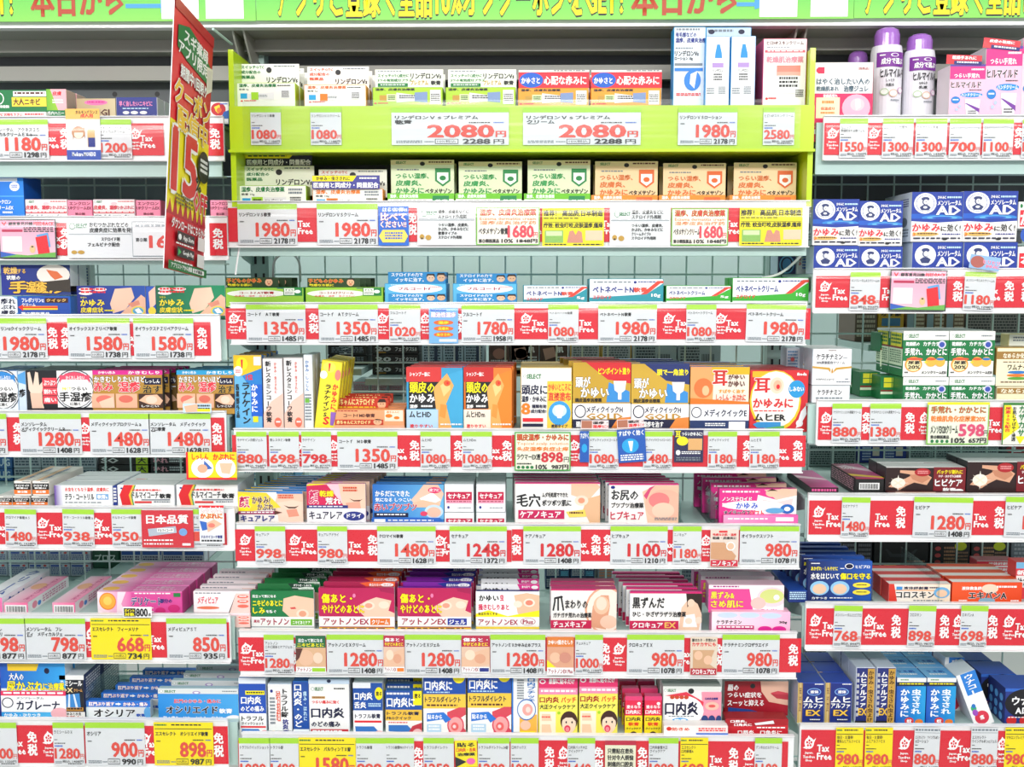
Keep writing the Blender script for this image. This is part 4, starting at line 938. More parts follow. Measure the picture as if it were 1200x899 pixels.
# --- C6
ROW('C6'); V(250, 650, 3.4286)
P('gel_carton', 'green blemish gel carton with cheek photo', 152, 146, 404, 298, 'R 0 0 100 66 107840;P f4c8ac 52 20 70 12 100 20 100 70 62 70 50 52;E 82 60 10 12 f8dcc8;E 82 60 6 8 e8a080;P d84848 62 44 70 42 72 47 64 48;B 3 10 40 18 w 目立って気になる;B 3 24 50 40 y ニキビのあとに;B 3 44 22 60 y しみ;B 24 50 40 58 w を防ぐ;R 0 68 100 94 f6f6f4;B 4 76 13 84 A81040 薬用;B 15 72 60 90 A81040 アットノン;R 63 74 97 90 70b828;B 66 78 94 87 w ニキビあとケア;R 62 94 100 100 A;R 0 94 100 96 A;R 0 96 100 100 f8f8f8', c='107840', side='e8ece8', top='107840', d=.02, n=5, sx=.004, st=.031,
  tab=(178, 116, 404, 150, '147038', 'P 0a3a28 54 0 96 0 96 84 64 80;B 64 8 96 36 w ザラつき・しみにも;L 62 46 74 60 1 w;E 88 60 16 20 f0f8f0;T 78 48 96 72 G ジェルタイプ'))
def ato(c2, tcol, nm): return 'R 0 0 100 66 c01858;P f6ccb4 48 46 64 30 76 22 96 30 92 54 100 60 100 70 60 68;E 66 42 8 10 f8e0cc;E 66 42 5 6 e8a088;E 86 40 7 9 f8e0cc;P a81050 80 0 100 0 100 14 82 8;O 4 14 44 36 y R 傷あと・;O 4 40 60 60 y R やけどのあとに;E 47 18 2 5 f080b0;R 0 68 100 92 f6f6f4;B 6 72 66 88 A81040 アットノンEX;R 68 72 94 88 %s;B 70 75 92 86 w %s;R 0 94 100 100 f0c030;L 4 95 90 99 1 h' % (tcol, nm)
def atab(c): return 'P %s 50 20 66 0 100 0 100 84 64 84;B 64 24 80 60 w 目立たない;E 89 42 9 26 f8f8f8;T 84 28 95 56 %s タイプ' % (c, c)
P('scar_cream_carton', 'crimson scar cream carton with orange label', 424, 134, 728, 302, ato('o', 'e87830', 'クリーム'), c='c01858', side='e8d8e0', top='c01858', d=.02, n=6, sx=.002, st=.03, tab=(446, 108, 730, 138, 'b01850', atab('f06030')))
P('scar_gel_carton', 'crimson scar gel carton with navy label', 740, 134, 1036, 302, ato('B', '2838a0', 'ジェル'), c='c01858', side='e8d8e0', top='7818a0', d=.02, n=6, sx=.002, st=.03, tab=(762, 110, 1036, 138, '8018a0', atab('182890')))
P('itch_cream_carton', 'white carton with yellow band, crimson lettering, arm photo', 1055, 148, 1310, 298, 'R 0 0 100 66 fafafa;P f2c0a0 60 10 80 4 100 10 100 60 66 60;E 66 34 7 9 fbe4d4;E 84 30 9 11 fbe4d4;E 84 30 6 7 e88870;P y 0 60 20 50 50 66 100 50 100 68 0 68;B 5 10 36 26 k かゆい;B 38 8 44 26 d82858 虫;B 4 34 52 50 d82858 掻きむしりあと;B 4 56 34 63 k 目立たなくする;R 0 68 100 92 f6f6f6;B 4 74 66 90 A81040 アットノンEX;E 82 80 12 10 A81040;E 82 80 11 9 f6f6f6;B 74 75 90 86 A81040 Plus;R 0 94 100 100 f0d040', c='fafafa', side='d8dce4', top='303880', d=.02, n=6, sx=.0, st=.03,
  tab=(1075, 118, 1310, 150, 'f4f4f6', 'P d82888 62 0 100 0 100 90 68 90;B 70 20 84 50 w 塗り広げて;E 92 40 6 22 f8f8f8;B 4 50 48 92 k かゆい'))
V(580, 650, 3.2432)
P(MC, 'white and crimson fingertip cream carton with thumb picture', 212, 132, 462, 290, 'R 0 0 100 3 d82070;E 84 50 32 56 e8a888;E 84 50 29 52 fbe8dc;P e0a080 60 90 64 40 76 14 88 14 90 40 84 96;E 77 38 12 22 f0c0a0;E 77 34 8 16 f8dcc8;E 88 78 13 16 f4c8b0;O 3 16 20 52 k w 爪;B 22 26 56 46 k まわりの;B 4 56 62 68 k ガチガチ荒れの治療薬;R 0 74 62 94 c81850;B 4 77 54 91 w チュメキュア', c='f6f2ee', side='e8e0e4', top='d82878', d=.02, n=3, sx=.0)
P(MC, 'white and crimson elbow cream carton with dark haired figure', 512, 142, 786, 290, 'R 0 0 100 4 d82070;P f0c8ac 72 40 84 12 94 24 100 60 96 100 68 100;P 281810 78 4 100 4 100 56 94 30 86 20 80 40;E 85 28 5 10 f4d0b8;P fafafa 76 60 90 56 94 90 74 90;E 82 74 5 8 f8dcc8;E 96 72 5 9 f8dcc8;B 4 14 48 42 k 黒ずんだ;B 4 50 78 64 k ひじ・ひざザラザラ治療薬;R 0 74 68 96 c81850;B 4 78 46 92 w クロキュア;B 49 78 64 92 f0c060 EX', c='f6f4f2', side='e0e4ee', top='e02888', d=.02, n=6, sx=-.004)
P(MC, 'pink knee cream carton with yellow green ovals', 812, 116, 1098, 220, 'R 0 0 100 14 f8f0f4;L 6 3 40 11 1 A81080;R 0 14 100 100 e84898;P w 54 14 100 14 100 100 60 100;E 84 44 20 36 f8d8e0;E 84 40 16 26 d8e088;E 66 66 10 22 f8c8c0;O 3 24 34 50 f8e840 a81060 黒ずみ&;O 3 56 46 82 f8e840 a81060 さめ肌に;E 90 44 4 10 w;B 70 86 94 96 m こんドレ', c='e84898', side='d888b8', top='f8c8dc', d=.03, n=3, st=.05, sx=-.004,lift=.035)
P(MC, 'pink keratin cream carton in front of knee cream', 824, 218, 1122, 296, 'G 0 0 100 100 fbe4ee f8b8d8;E 20 16 13 14 c8d8f0;E 48 16 13 14 c8d8f0;E 76 18 13 14 c8d8f0;B 6 40 38 60 k ケラチナミン;B 86 44 96 58 k 30g;R 6 66 54 84 c02068;L 8 70 52 80 1 w;B 6 88 54 100 k クロザラエイド;E 68 84 9 16 m;E 86 84 9 16 m', c='fbd8e8', side='f8a0c8', top='f8c0d8', d=.025, dy=.012)
# --- C7
ROW('C7'); V(250, 770, 3.4286)
P('throat_spray_carton', 'navy and white mouth spray carton, yellow tab line', 104, 84, 212, 316, 'R 0 0 100 62 1c50b8;R 0 0 100 10 e8f0fa;R 24 22 96 29 y;L 28 24 92 28 1 k;B 8 32 82 45 w 口内炎;B 6 48 92 58 w のどの痛み;R 0 61 100 100 fafafa;B 8 66 90 74 k トラフル;B 8 76 90 81 k クイックショット;R 4 83 98 86 r;P 4080d0 8 88 70 88 92 100 80 100 60 94 8 94;E 92 98 20 8 f0a0a8', c='f4f6fa', side='dce8f4', top='3070c0', d=.03, n=3)
P('tablet_carton', 'white and orange tablet carton with vertical lettering', 220, 108, 316, 316, 'E 16 14 6 3 B;V 54 10 84 64 k トラフル錠;L 8 26 30 80 8 A;V 34 14 52 70 e04828 口内炎・のどの炎症に;R 40 18 52 72 e85830;V 42 20 50 70 w 口内炎のどの炎症;V 60 68 84 98 B 抗炎症;E 22 96 14 6 f0d8b0', c='f6f6f6', side='e0e4ec', top='d8e8f8', d=.03, n=3)
P('tablet_carton', 'navy tablet carton with large white vertical lettering', 320, 98, 384, 316, 'V 8 6 58 84 w 口内炎・のど;V 66 18 88 72 l 痛み・はれに;R 0 88 100 100 f0f4f8', c='1c50a8', side='1c50a8', top='3078d0', d=.05, n=2)
P('tablet_carton', 'big white tablet carton with red and yellow foot', 384, 90, 548, 316, 'R 0 0 100 8 c8dcf0;Q 10 17 4 3 G w;B 15 14 36 20 G SELECT;L 62 15 88 19 1 k;E 50 3 5 3 203050;R 8 30 40 34 c89858;L 10 31 38 33 1 h;B 8 37 74 43 r つらい痛みに効く;O 6 50 86 68 n w 口内炎;B 6 74 76 84 n のどの痛み;R 4 88 96 94 c82838;L 8 90 80 93 1 w;R 2 95 98 100 f0d030', c='f8f8f6', side='b0b4bc', top='c8dcf4', d=.045, n=2)
P('ointment_carton', 'navy and white small tongue ointment carton', 562, 104, 680, 316, 'R 0 0 100 52 1850a8;R 0 0 60 10 f0f4fa;E 88 20 14 12 y;B 78 16 98 24 k 塗る;B 4 18 66 32 w 口内炎;B 4 36 44 48 w 舌炎;L 52 38 94 46 2 l;R 0 52 100 100 fafafa;B 6 58 92 67 n トラフル軟膏;R 4 71 96 75 r;P 3878c8 6 82 70 82 92 96 70 92 8 92;E 88 96 18 6 f0a0a8', c='f4f6f8', side='d8e0e8', top='e8f0f8', d=.026, n=3)
P('ointment_carton', 'navy and gold ointment carton with open mouth', 692, 136, 838, 316, 'R 0 0 100 42 1850a8;R 76 0 100 32 y;B 80 6 97 16 k 塗る;L 4 4 66 11 1 w;B 4 15 80 36 w 口内炎に;R 0 42 100 66 f0c040;B 4 46 92 54 n トラフル軟膏;B 4 57 70 64 n PROクイック;R 0 66 100 100 f8f6f2;P 3878c8 8 76 60 76 74 88 60 92 8 90;P c83848 60 96 74 78 100 70 100 100;E 88 94 14 10 f4c0c0;L 8 69 60 73 1 r', c='f0c040', side='d0d8e4', top='2868b8', d=.026, n=4, sx=-.003)
TD = 'R 0 0 100 32 1850b0;E 84 4 14 10 y;B 4 10 68 26 w 口内炎に;L 8 28 62 31 1 l;R 0 32 100 56 f4cc48;B 4 36 88 46 n トラフルダイレクト;L 8 49 80 54 1 h;R 0 56 100 100 fbf8f4;P d84858 56 62 84 54 100 54 100 66 78 76 100 92 100 100 60 100;E 76 84 20 17 e0405c;E 76 84 17 14 f6a8a8;E 74 86 9 7 f06868;E 73 86 4 3 fbe0e0;P 2878d8 8 64 48 62 66 74 52 80 46 74 8 78;B 10 66 44 74 w 貼るから;R 8 82 42 96 b8d8f0;L 12 84 38 94 2 w'
P('patch_carton', 'navy and yellow patch carton with large mouth, left one', 844, 72, 1014, 312, TD, c='f0c840', side='e8dcc0', top='2050a0', d=.02, n=3)
P('patch_carton', 'navy and yellow patch carton with large mouth, right one', 1022, 66, 1197, 312, TD, c='f0c840', side='e8dcc0', top='2050a0', d=.02, n=3)
V(580, 770, 3.2432)
P('patch_carton', 'white and orange carton turned sideways with oval picture', 64, 72, 164, 300, 'R 0 0 6 100 2878d0;V 60 4 90 44 3878c0 口内プチッチ;L 20 6 46 40 8 A;R 30 64 96 100 f8b848;E 56 56 36 18 2868b8;E 56 56 33 16 e8f0f8;E 60 56 20 10 f8a8a0;E 62 56 9 5 f4d8d0;E 52 82 20 8 f8c8b0;R 30 92 90 98 y', c='f6f8fa', side='f8b848', top='e8f0f8', d=.06)
PA = 'R 0 0 100 18 e83070;E 10 7 8 4 w;E 10 7 5 2.5 e83070;B 26 2 92 11 w 患部に貼るだけ;R 0 18 100 29 f490b8;L 6 21 94 27 1 w;R 0 29 100 100 f8ec60;B 3 33 52 43 R 口内炎;B 58 33 96 43 e84020 パッチ;B 3 46 94 54 k 大正クイックケア;R 3 58 44 100 fbf0d8;P f8d0b0 8 62 30 62 34 74 8 74;P f8d0b0 8 80 30 80 34 94 8 94;L 8 66 30 70 1 r;E 78 74 22 17 402018;E 78 79 18 16 fadcc4;P 402018 58 74 66 60 92 60 98 76 86 68 70 68;E 71 76 2 2 k;E 86 76 2 2 k;E 74 87 8 6 e83058;E 74 88 5 4 f890a0;P e83878 60 100 70 95 92 95 98 100;E 52 60 4 2.5 g'
P('patch_carton', 'pink and yellow patch carton with drawn girl, left one', 166, 78, 314, 300, PA, c='f8ec60', side='e8d040', top='e83070', d=.02, n=2)
P('patch_carton', 'pink and yellow patch carton with drawn girl, right one', 320, 72, 466, 300, PA, c='f8ec60', side='e8d040', top='e83070', d=.02, n=2)
TO = 'R 0 0 100 10 e84078;E 80 18 10 4 w;B 10 22 90 30 w 塗るなら;B 6 34 90 44 w 口内炎に;R 0 48 100 100 f8e020;B 8 52 92 62 k 口内炎;B 20 65 80 74 e84020 軟膏;B 8 78 92 84 k クイックケア;E 50 100 24 12 402018'
for i, x in enumerate((494, 568)):
    P('ointment_carton', 'red and yellow slim ointment carton, %s of pair' % ('left', 'right')[i], x, 150, x + 66, 300, TO, c='e82850', side='d01840', top='f05088', d=.03, n=4, sx=-.002)
P('mouth_medicine_carton', 'white and pink oval-logo mouth medicine carton, hanging slot', 638, 112, 860, 258, 'R 0 0 100 10 e8ece8;Q 4 10 2 3 G w;B 8 7 22 14 G SELECT;E 48 12 5 7 k;P f49ab0 66 14 100 14 100 100 70 100;P e83850 4 24 40 14 70 40 64 100 50 100 60 50 34 28;E 36 64 34 40 fbfbfb;E 16 28 4 5 d04828;E 24 28 4 5 d04828;E 32 28 4 5 d04828;E 40 28 4 5 d04828;O 4 40 60 74 n w 口内炎;E 30 88 14 7 38a0e0;B 20 84 40 92 w 軟膏;L 10 76 54 80 1 A;B 72 28 94 34 B 口内炎治療薬;E 84 50 12 11 f4c0b0;E 84 50 6 4 e05858;E 72 86 6 12 203878;E 84 86 6 12 203878;E 96 86 5 12 203878', c='f4f2f2', side='c8c8cc', top='b8bcb8', d=.024, n=3, sx=-.001, lift=.02)
P('mouth_medicine_carton', 'white carton with red foot in front of mouth medicine', 642, 262, 886, 300, 'R 0 0 50 100 f4ece8;E 8 30 4 20 d83020;B 12 16 40 50 e05030 効きめ;L 54 20 96 60 2 r;R 50 70 100 100 3870c8', c='f8e8e4', side='e0d8d8', top='f0ece8', d=.022, dy=.002)
P('lip_cream_carton', 'dark red lip cream carton with lips photo', 872, 92, 1114, 222, 'G 0 0 100 100 900818 b81830;P f0c0a8 56 0 100 0 100 70 70 60 58 30;P d84858 72 34 84 28 100 34 100 48 84 46;P c03848 72 36 84 38 100 38 100 54 82 50;E 44 14 4 7 k;B 5 10 22 28 w 唇の;B 5 32 58 48 w つらい症状を;B 5 54 62 72 w スーッと抑える;P 204898 6 76 40 82 60 92 6 92;P 38a048 26 92 62 92 62 100 26 100', c='980c1c', side='e0dcd8', top='c8ccd0', d=.012, dy=.055, n=2, lift=.03)
P('lip_cream_carton', 'dark red long carton lying in front with white lettering', 876, 236, 1114, 300, 'R 0 0 100 44 a81020;P c81828 0 44 100 36 100 100 0 100;B 8 6 34 22 w 口唇炎、;B 14 26 42 42 w 口角炎に;P e8ecf0 46 24 76 8 78 26 48 36;L 50 46 96 58 1 w;B 20 66 90 94 w 口唇炎、口角炎に', c='a81020', side='880c18', top='a01020', d=.03, dy=.014)
# ================================================================ products: left bay
ROW('L1'); V(0, 0, 4)
P('skin_cream_carton', 'green blemish carton with yellow panel, left end of top shelf', -150, 422, 218, 522, 'R 0 0 100 100 087840;Q 40 40 6 28 w 087840;L 34 72 52 92 1 w;R 58 6 100 30 w;L 60 10 98 26 1 h;R 56 34 100 78 f8d840;B 58 40 92 72 h 大人ニキビ', c='087840', top='0a8848', d=.035)
P('skin_cream_carton', 'green and pink blemish carton, right part with hand mark', 219, 418, 312, 552, 'G 0 0 100 100 70b830 b8d838;P f8b8c0 20 0 100 0 100 70 60 80 40 40;B 32 8 76 22 r 皮膚;L 30 36 84 52 2 w;R 0 74 100 100 087840;B 4 78 86 90 w 毛穴ハニー', c='087840', side='d8c0b0', d=.035, n=2)
P('skin_cream_carton', 'white carton strip reading medicine sheet, under green carton', -60, 524, 216, 552, 'B 2 20 60 80 r 箱をレジにお持ち下さい;L 64 30 96 70 1 r', c='f4f4f4', d=.03, dy=.012)
P('skin_cream_carton', 'glittery gold carton with pink lozenge', 360, 462, 542, 556, 'G 0 0 100 100 b8a078 d8c8a0;E 50 20 30 14 f078b0;L 28 14 72 26 1 m;E 10 70 8 14 e0d0b0;B 56 54 84 86 h IGI', c='c8b088', side='a08860', top='e0d0b0', d=.03)
P('skin_cream_carton', 'navy blemish carton with pink lettering', 544, 456, 738, 556, 'B 8 18 88 42 f890c8 早く治したいニキビに;L 16 50 80 58 1 l;E 24 72 8 8 e;E 44 72 9 8 e;E 66 72 9 8 e;B 10 88 36 98 w アクネ;L 50 90 92 98 1 w', c='182888', side='d8dce8', top='3848a8', d=.03, n=2)
P('skin_cream_carton', 'white carton with red swirl disc, right end of top shelf', 975, 478, 1072, 556, 'R 0 0 100 60 f4f4f6;E 50 44 36 40 c81828;P f8d830 30 30 56 16 60 40 50 70 38 56;E 54 50 12 16 f06828;L 60 8 96 20 1 b;P 1860b8 76 60 100 50 100 100 64 100', c='f0f0f4', side='2060b0', d=.03)
ROW('L2'); V(0, 180, 4)
P('skin_cream_carton', 'bright blue carton with white round badge, left end', -120, 104, 112, 298, 'G 0 0 100 100 1868d8 1888e8;R 50 6 88 14 e8f0f8;E 82 26 10 11 w;L 76 22 88 30 2 b;R 0 48 100 51 50a8f0;B 40 58 74 68 w エンクロン;B 40 72 78 82 w クリームEX;L 56 86 76 94 1 w', c='1870d8', side='1060c8', top='3890f0', d=.06)
EN_ = 'Q 6 14 2.6 8 G w;B 10 8 22 20 G SELECT;E 50 24 7 8 f8d0d8;L 60 10 98 18 1 r;B 2 34 62 58 e04050 皮膚炎、湿疹、;B 40 36 98 56 e04860 おむつかぶれに;R 2 68 98 78 e03848;L 4 70 96 76 1 w;B 2 86 90 98 A クリーム'
EP = 'B 8 10 92 30 803048 エンクロン;B 4 36 96 56 803048 UFクリームEX;B 30 74 70 88 803048 第②類'
ORL = ['left', 'middle', 'right']
for i, x in enumerate((118, 436)):
    P('skin_cream_carton', 'white carton with red nappy cream lettering, %s one' % ORL[i * 2], x, 214, x + 198 - i * 1, 298, EN_, c='f2f2f2', side='d8c0c8', d=.03, n=2)
for i, x in enumerate((317, 637, 985)):
    P('skin_cream_carton', 'plain pink cream carton, %s of three on second left shelf' % ORL[i], x, 218, x + (116 if i < 2 else 94), 298, EP, c='f890b0', side='e87898', top='f8a8c0', d=.03)
ROW('L3')
P('steroid_cream_carton', 'navy hand eczema carton with bird-like photo, upper one', 6, 514, 330, 664, 'G 0 0 100 100 182c90 203878;O 4 12 24 34 f8c870 281808 乾燥;O 24 18 36 32 e8b860 281808 する;O 8 38 28 52 w 281808 状態の;O 12 56 96 94 f8c048 281808 手湿疹;E 76 36 24 32 f0e8e0;P e07040 66 20 82 26 90 44 78 52 72 40;P 383028 50 60 100 50 100 90 60 84;O 36 58 66 92 f8c048 281808 湿疹', c='1c3088', side='e8f0f0', top='f0f4f8', d=.03, lift=.052, n=2)
P('steroid_cream_carton', 'navy quick cream carton with rainbow arrow, lower one', 84, 668, 330, 760, 'B 8 10 50 32 w フレボソリンα;R 52 10 96 34 401808;B 55 14 92 30 f8c870 クイック;B 8 36 34 52 w クリーム;P e83020 0 56 10 44 10 50 76 50 76 70 10 70 10 76;R 10 50 76 56 f88020;R 10 62 76 70 f8d830;B 6 82 60 96 w 第②類医薬品', c='2050b0', side='2870d0', top='3078d0', d=.028, n=3)
P('steroid_cream_carton', 'pale blue carton with navy skin trouble lettering', -60, 670, 82, 760, 'E 50 50 60 60 f4f8fc;B 46 10 94 40 n 疹れ;B 46 44 94 66 n ぶれ;B 46 72 94 96 n 膚炎', c='70b0e8', d=.03)
P('steroid_cream_carton', 'white vertical carton behind the quick cream', 376, 522, 424, 665, 'L 20 10 80 90 8 5070a0', c='dfeee8', d=.02, dy=.1)
def kay(c, c2): return 'G 0 0 100 100 %s %s;P f6cdb4 56 10 80 6 84 40 70 80 52 92 48 60;P f0bca0 60 100 94 30 100 40 100 100;P e09078 74 60 90 48 92 62 80 72;E 13 12 10 6 f8f0f0;E 34 12 10 6 f8f0f0;E 13 25 10 6 f8f0f0;L 6 8 42 28 2 r;B 5 36 14 42 y つらい;B 5 46 40 68 f8e030 かゆみ;B 5 72 38 90 f8e030 皮膚症状;L 40 80 54 88 1 y;E 89 84 10 16 f0d840;E 89 84 8 12 58a8d0;P w 84 80 90 74 96 90 88 92' % (c, c2)
P('steroid_cream_carton', 'navy itch cream carton showing hand and arm', 362, 620, 682, 760, kay('102080', '2050b0'), c='142484', side='e0e8f0', top='2040a0', d=.028)
P('steroid_cream_carton', 'narrow blue carton end with round badge between hand cartons', 684, 622, 730, 760, 'P f6cdb4 30 20 100 0 100 60 40 80;E 60 84 40 14 f0d840', c='2858c0', d=.028)
P('steroid_cream_carton', 'dark green itch cream carton showing rubbed elbow', 732, 618, 1056, 760, kay('086848', '109060'), c='0a6a48', side='e0e8f0', top='108058', d=.028)
ROW('L4'); V(0, 360, 4)
def te(c, kk): return 'E 50 52 58 56 303848;E 50 52 55 53 f4f6fa;E 50 52 52 50 303848;E 50 52 50 48 fafafa;R 8 12 92 34 %s;E 50 52 46 44 fafafa;P %s 10 24 90 24 76 8 50 3 24 8;B 26 14 78 24 w かくれしみない;B 14 44 38 54 y かゆくて;B 40 44 84 54 k つらい;O 6 58 96 84 k w %s;B 36 86 64 94 k に効く' % (c, c, kk)
P('hand_cream_carton', 'black carton with white hand and round pink white emblem', 122, 296, 436, 474, 'P f8dcc8 3 6 7 4 11 40 15 4 19 6 20 40 25 30 27 36 22 70 26 100 8 100 10 70 4 50;P f0c8b0 6 60 24 60 24 100 8 100;R 25 20 47 44 f84858;R 25 46 47 66 f84858;R 25 68 47 88 f84858;B 27 26 45 40 w ぶつぶつ;B 27 50 45 62 w 割れて;B 27 72 45 84 w 痛い', c='161820', side='303038', top='404048', d=.03, n=3)
POP('round printed seal on the black hand cream carton', 272, 298, 432, 470, 'fafafa', te('f05070', '手湿疹'), dyf=-.0238, name='round_seal')
P('hand_cream_carton', 'white carton with blue round emblem, at picture edge', -60, 296, 84, 474, te('3090e0', '手湿疹'), c='f0f4fa', side='c0d8f0', top='2868b8', d=.03, n=3)
P('hand_cream_carton', 'pale blue narrow carton beside black hand carton', 86, 300, 122, 474, 'P 58a8e8 0 10 100 0 100 36 0 30;B 10 48 90 70 k 疹', c='d8e8f8', d=.03)
def aka(c): return 'R 0 0 100 12 %s;B 10 2 34 10 w かゆい赤み;B 52 2 96 10 w かきむしり;O 4 16 76 32 w k かきむしりたいほど;R 74 20 98 38 n;B 76 24 96 34 w しっしん;O 3 32 30 56 e83848 w 赤み;O 38 30 68 58 e83848 w 湿疹;O 72 40 98 60 k e8c060 治す;P f0b898 0 62 32 62 32 100 0 100;E 18 78 12 12 e87868;P f8d0b8 10 84 30 70 32 100 14 100;P f0b898 34 62 64 62 64 100 34 100;E 48 76 10 10 e07060;P 3c2018 66 62 100 62 100 100 66 100;P f4c0a0 66 80 76 66 92 64 100 80 96 92 80 90;E 84 78 8 10 f8d8c4;B 70 92 94 98 w しつこい' % c
P('skin_cream_carton', 'gold rash cream carton with magenta top strip', 430, 296, 764, 472, aka('e82898'), c='c09038', side='302820', top='e02890', d=.018, n=5, sx=.004)
P('skin_cream_carton', 'dark gold carton end between the rash cream cartons', 766, 318, 830, 450, 'R 10 6 90 30 n;B 10 10 90 26 w 塗っても;O 10 36 90 60 w k す;P f4c0a0 0 66 70 70 100 90 0 100', c='785820', d=.03, dy=.06)
P('skin_cream_carton', 'gold rash cream carton with light blue top strip', 830, 296, 1100, 472, aka('28a8e0'), c='c09038', side='302820', top='28b0e0', d=.018, n=5, sx=.004)
POP('small blue pop with hand, clipped below gold cartons', 858, 452, 990, 494, 'c8e4f4', 'P f4b898 4 30 50 4 56 90 10 96;L 52 14 96 80 2 k;R 50 60 96 90 y', dyf=.01)
ROW('L5'); V(0, 520, 4)
CH = 'R 0 18 100 64 181818;B 6 26 92 42 w クロマイP;B 14 46 84 58 w 軟膏AS;R 0 64 100 94 f07828;B 20 70 80 86 w 第②類;L 50 3 96 12 1 A'
CT = 'P f8a060 0 50 40 0 60 0 20 100 0 100;B 20 30 90 60 2870a0 クロマイP軟膏;R 0 80 100 84 k'
for i, (x, y0, y1) in enumerate(((-20, 246, 290), (60, 246, 290), (146, 246, 290))):
    lo = P('ointment_carton', 'long pale carton end, lower layer, %s' % ORL[i] + ' column', x, y0, x + (78 if i else 76), y1, CH, c='f8f4ee', side='f0ece8', d=.12)
    if i:
        for j in range(1):
            P('ointment_carton', 'long pale carton end, upper layer, %s' % ORL[i] + ' column', x + 6 - 0, 174, x + 84, y0 - 6, CH, c='f8f4ee', side='f4ece4', d=.13, on=lo, topart='P f8c8a0 0 0 30 0 50 100 20 100;B 40 10 60 90 5080b0 クロ')
P('ointment_carton', 'white carton with purple spine and red lettering', 256, 196, 528, 290, 'G 0 0 14 100 6030a0 f0f0f8;B 18 10 94 30 e03838 水虫をともなう湿疹、皮膚炎に;B 18 42 68 72 k テラ・コートリル;R 72 42 93 70 80b0e0;B 74 46 91 66 w 軟膏a;L 18 82 80 90 1 A', c='fafafa', side='e8ecf4', top='f8fafc', d=.04, n=3)
P('ointment_carton', 'navy edged narrow carton end before the red arc cartons', 530, 198, 548, 288, 'L 10 10 90 90 5 w', c='203890', d=.04)
DM = 'P e02028 12 0 28 0 20 50 24 100 8 100 4 50;P f0c040 28 0 31 0 24 50 27 100 24 100 20 50;P 38a050 31 0 33 0 26 50 29 100 27 100 24 50;B 26 20 78 30 e03030 皮膚疾患等化膿性に;O 26 34 72 66 k w ドルマイコーチ;B 74 42 94 66 k 軟膏;R 42 70 92 76 A;R 30 80 60 90 e04040;L 64 80 92 90 1 A;E 8 16 2 4 B'
P('ointment_carton', 'white carton with red arc and black lettering, left one', 550, 194, 818, 288, DM, c='fafafa', side='e4e8ec', top='f8f8f8', d=.05, n=2)
P('ointment_carton', 'white carton with red arc and black lettering, right one', 826, 192, 1116, 288, DM, c='fafafa', side='e4e8ec', top='f8f8f8', d=.05, n=2)
P('ointment_carton', 'small carton standing at the right end beside elbow pop', 1056, 300, 1108, 350, 'B 10 20 90 80 k 軟膏', c='e8e8ea', d=.05, dy=.012)
ROW('L6'); V(0, 640, 3.47)
def bar(c): return 'G 0 0 100 100 f8a0c0 f070a0;R 6 20 94 92 f4f4f4;' + ''.join('R %.1f 30 %.1f 78 k;' % (12 + i * 4.1, 12 + i * 4.1 + (1.2 if i % 3 else 2.6)) for i in range(19))
for i, (x, w) in enumerate(((16, 98), (214, 92))):
    P('intimate_gel_carton', 'long pink carton seen end-on with barcode, %s' % ['left one', 'right one'][i], x, 230, x + w, 278, bar(0), c='f070a0', side='f8f0f4', top='f8c0d8', d=.15, n=1,
      topart='G 0 0 100 100 f8d8e4 f890b8;E 40 40 30 12 f8b890;V 62 10 84 90 d04888 メディカルジェル', sideart='R 0 0 100 100 f8f4f6;E 15 50 6 30 f090a8;E 26 60 4 20 4088d8;L 34 20 92 80 3 d890b0')
P('intimate_gel_carton', 'long white and pink carton lettered on its side, left edge', -90, 210, 10, 278, 'R 0 0 100 100 f078b0', c='f080b0', side='f4f4fc', top='f8f0f8', d=.17, topart='G 0 0 100 100 f8f8fc f4f0f8;V 40 8 80 90 3858b0 クリーム', sideart='B 6 20 90 80 3050a8 クリーム')
DL = 'G 0 0 40 100 f8e8f0 e868b0;E 12 40 10 36 f08020;E 12 40 9 32 f8b040;E 12 38 5 18 f8d060;P f8e0ec 24 0 34 0 28 50 34 100 22 100;L 44 4 86 12 1 w;O 40 22 76 56 283080 w デリケート;B 74 28 88 46 283080 部分の;O 42 62 66 84 w d03088 かぶれに;E 74 78 6 14 d02878;E 90 68 7 16 d02878;R 90 4 98 20 208040;B 86 86 96 98 w 20g'
P('intimate_cream_carton', 'wide magenta carton with orange badge', 397, 186, 742, 284, DL, c='e050a0', side='c83088', top='f080c0', d=.034, n=5, sx=.001, topart='G 0 0 40 100 f8d8e8 e868b0;E 12 50 10 30 f8c050;B 40 16 86 56 f8d0e4 デリケート部分の;L 40 66 90 84 1 f8d0e4')
MP = 'L 4 6 50 14 1 A;B 8 24 44 58 e04860 メディピュア;E 26 76 20 7 e87858;P k 62 100 76 10 78 10 64 100;R 80 12 98 28 f07060;R 80 36 98 52 f07060;R 80 62 98 76 f07060;P f8d0c8 76 10 100 10 100 100 64 100;E 88 24 10 8 f07060;E 88 46 10 8 f07060;E 88 68 10 8 f07060;L 82 20 94 28 1 w;L 82 42 94 50 1 w'
lo = P('intimate_cream_carton', 'pale pink carton, lower one at left shelf end', 800, 276, 1018, 330, MP, c='f8d4dc', side='f4c0d0', top='fce8ee', d=.03, dy=.02)
P('intimate_cream_carton', 'white and pale pink carton with black slash', 786, 184, 1016, 272, MP, c='faf0f2', side='f8c0d4', top='fbeaf0', d=.028, n=5, sx=.002, on=lo)
ROW('L7')
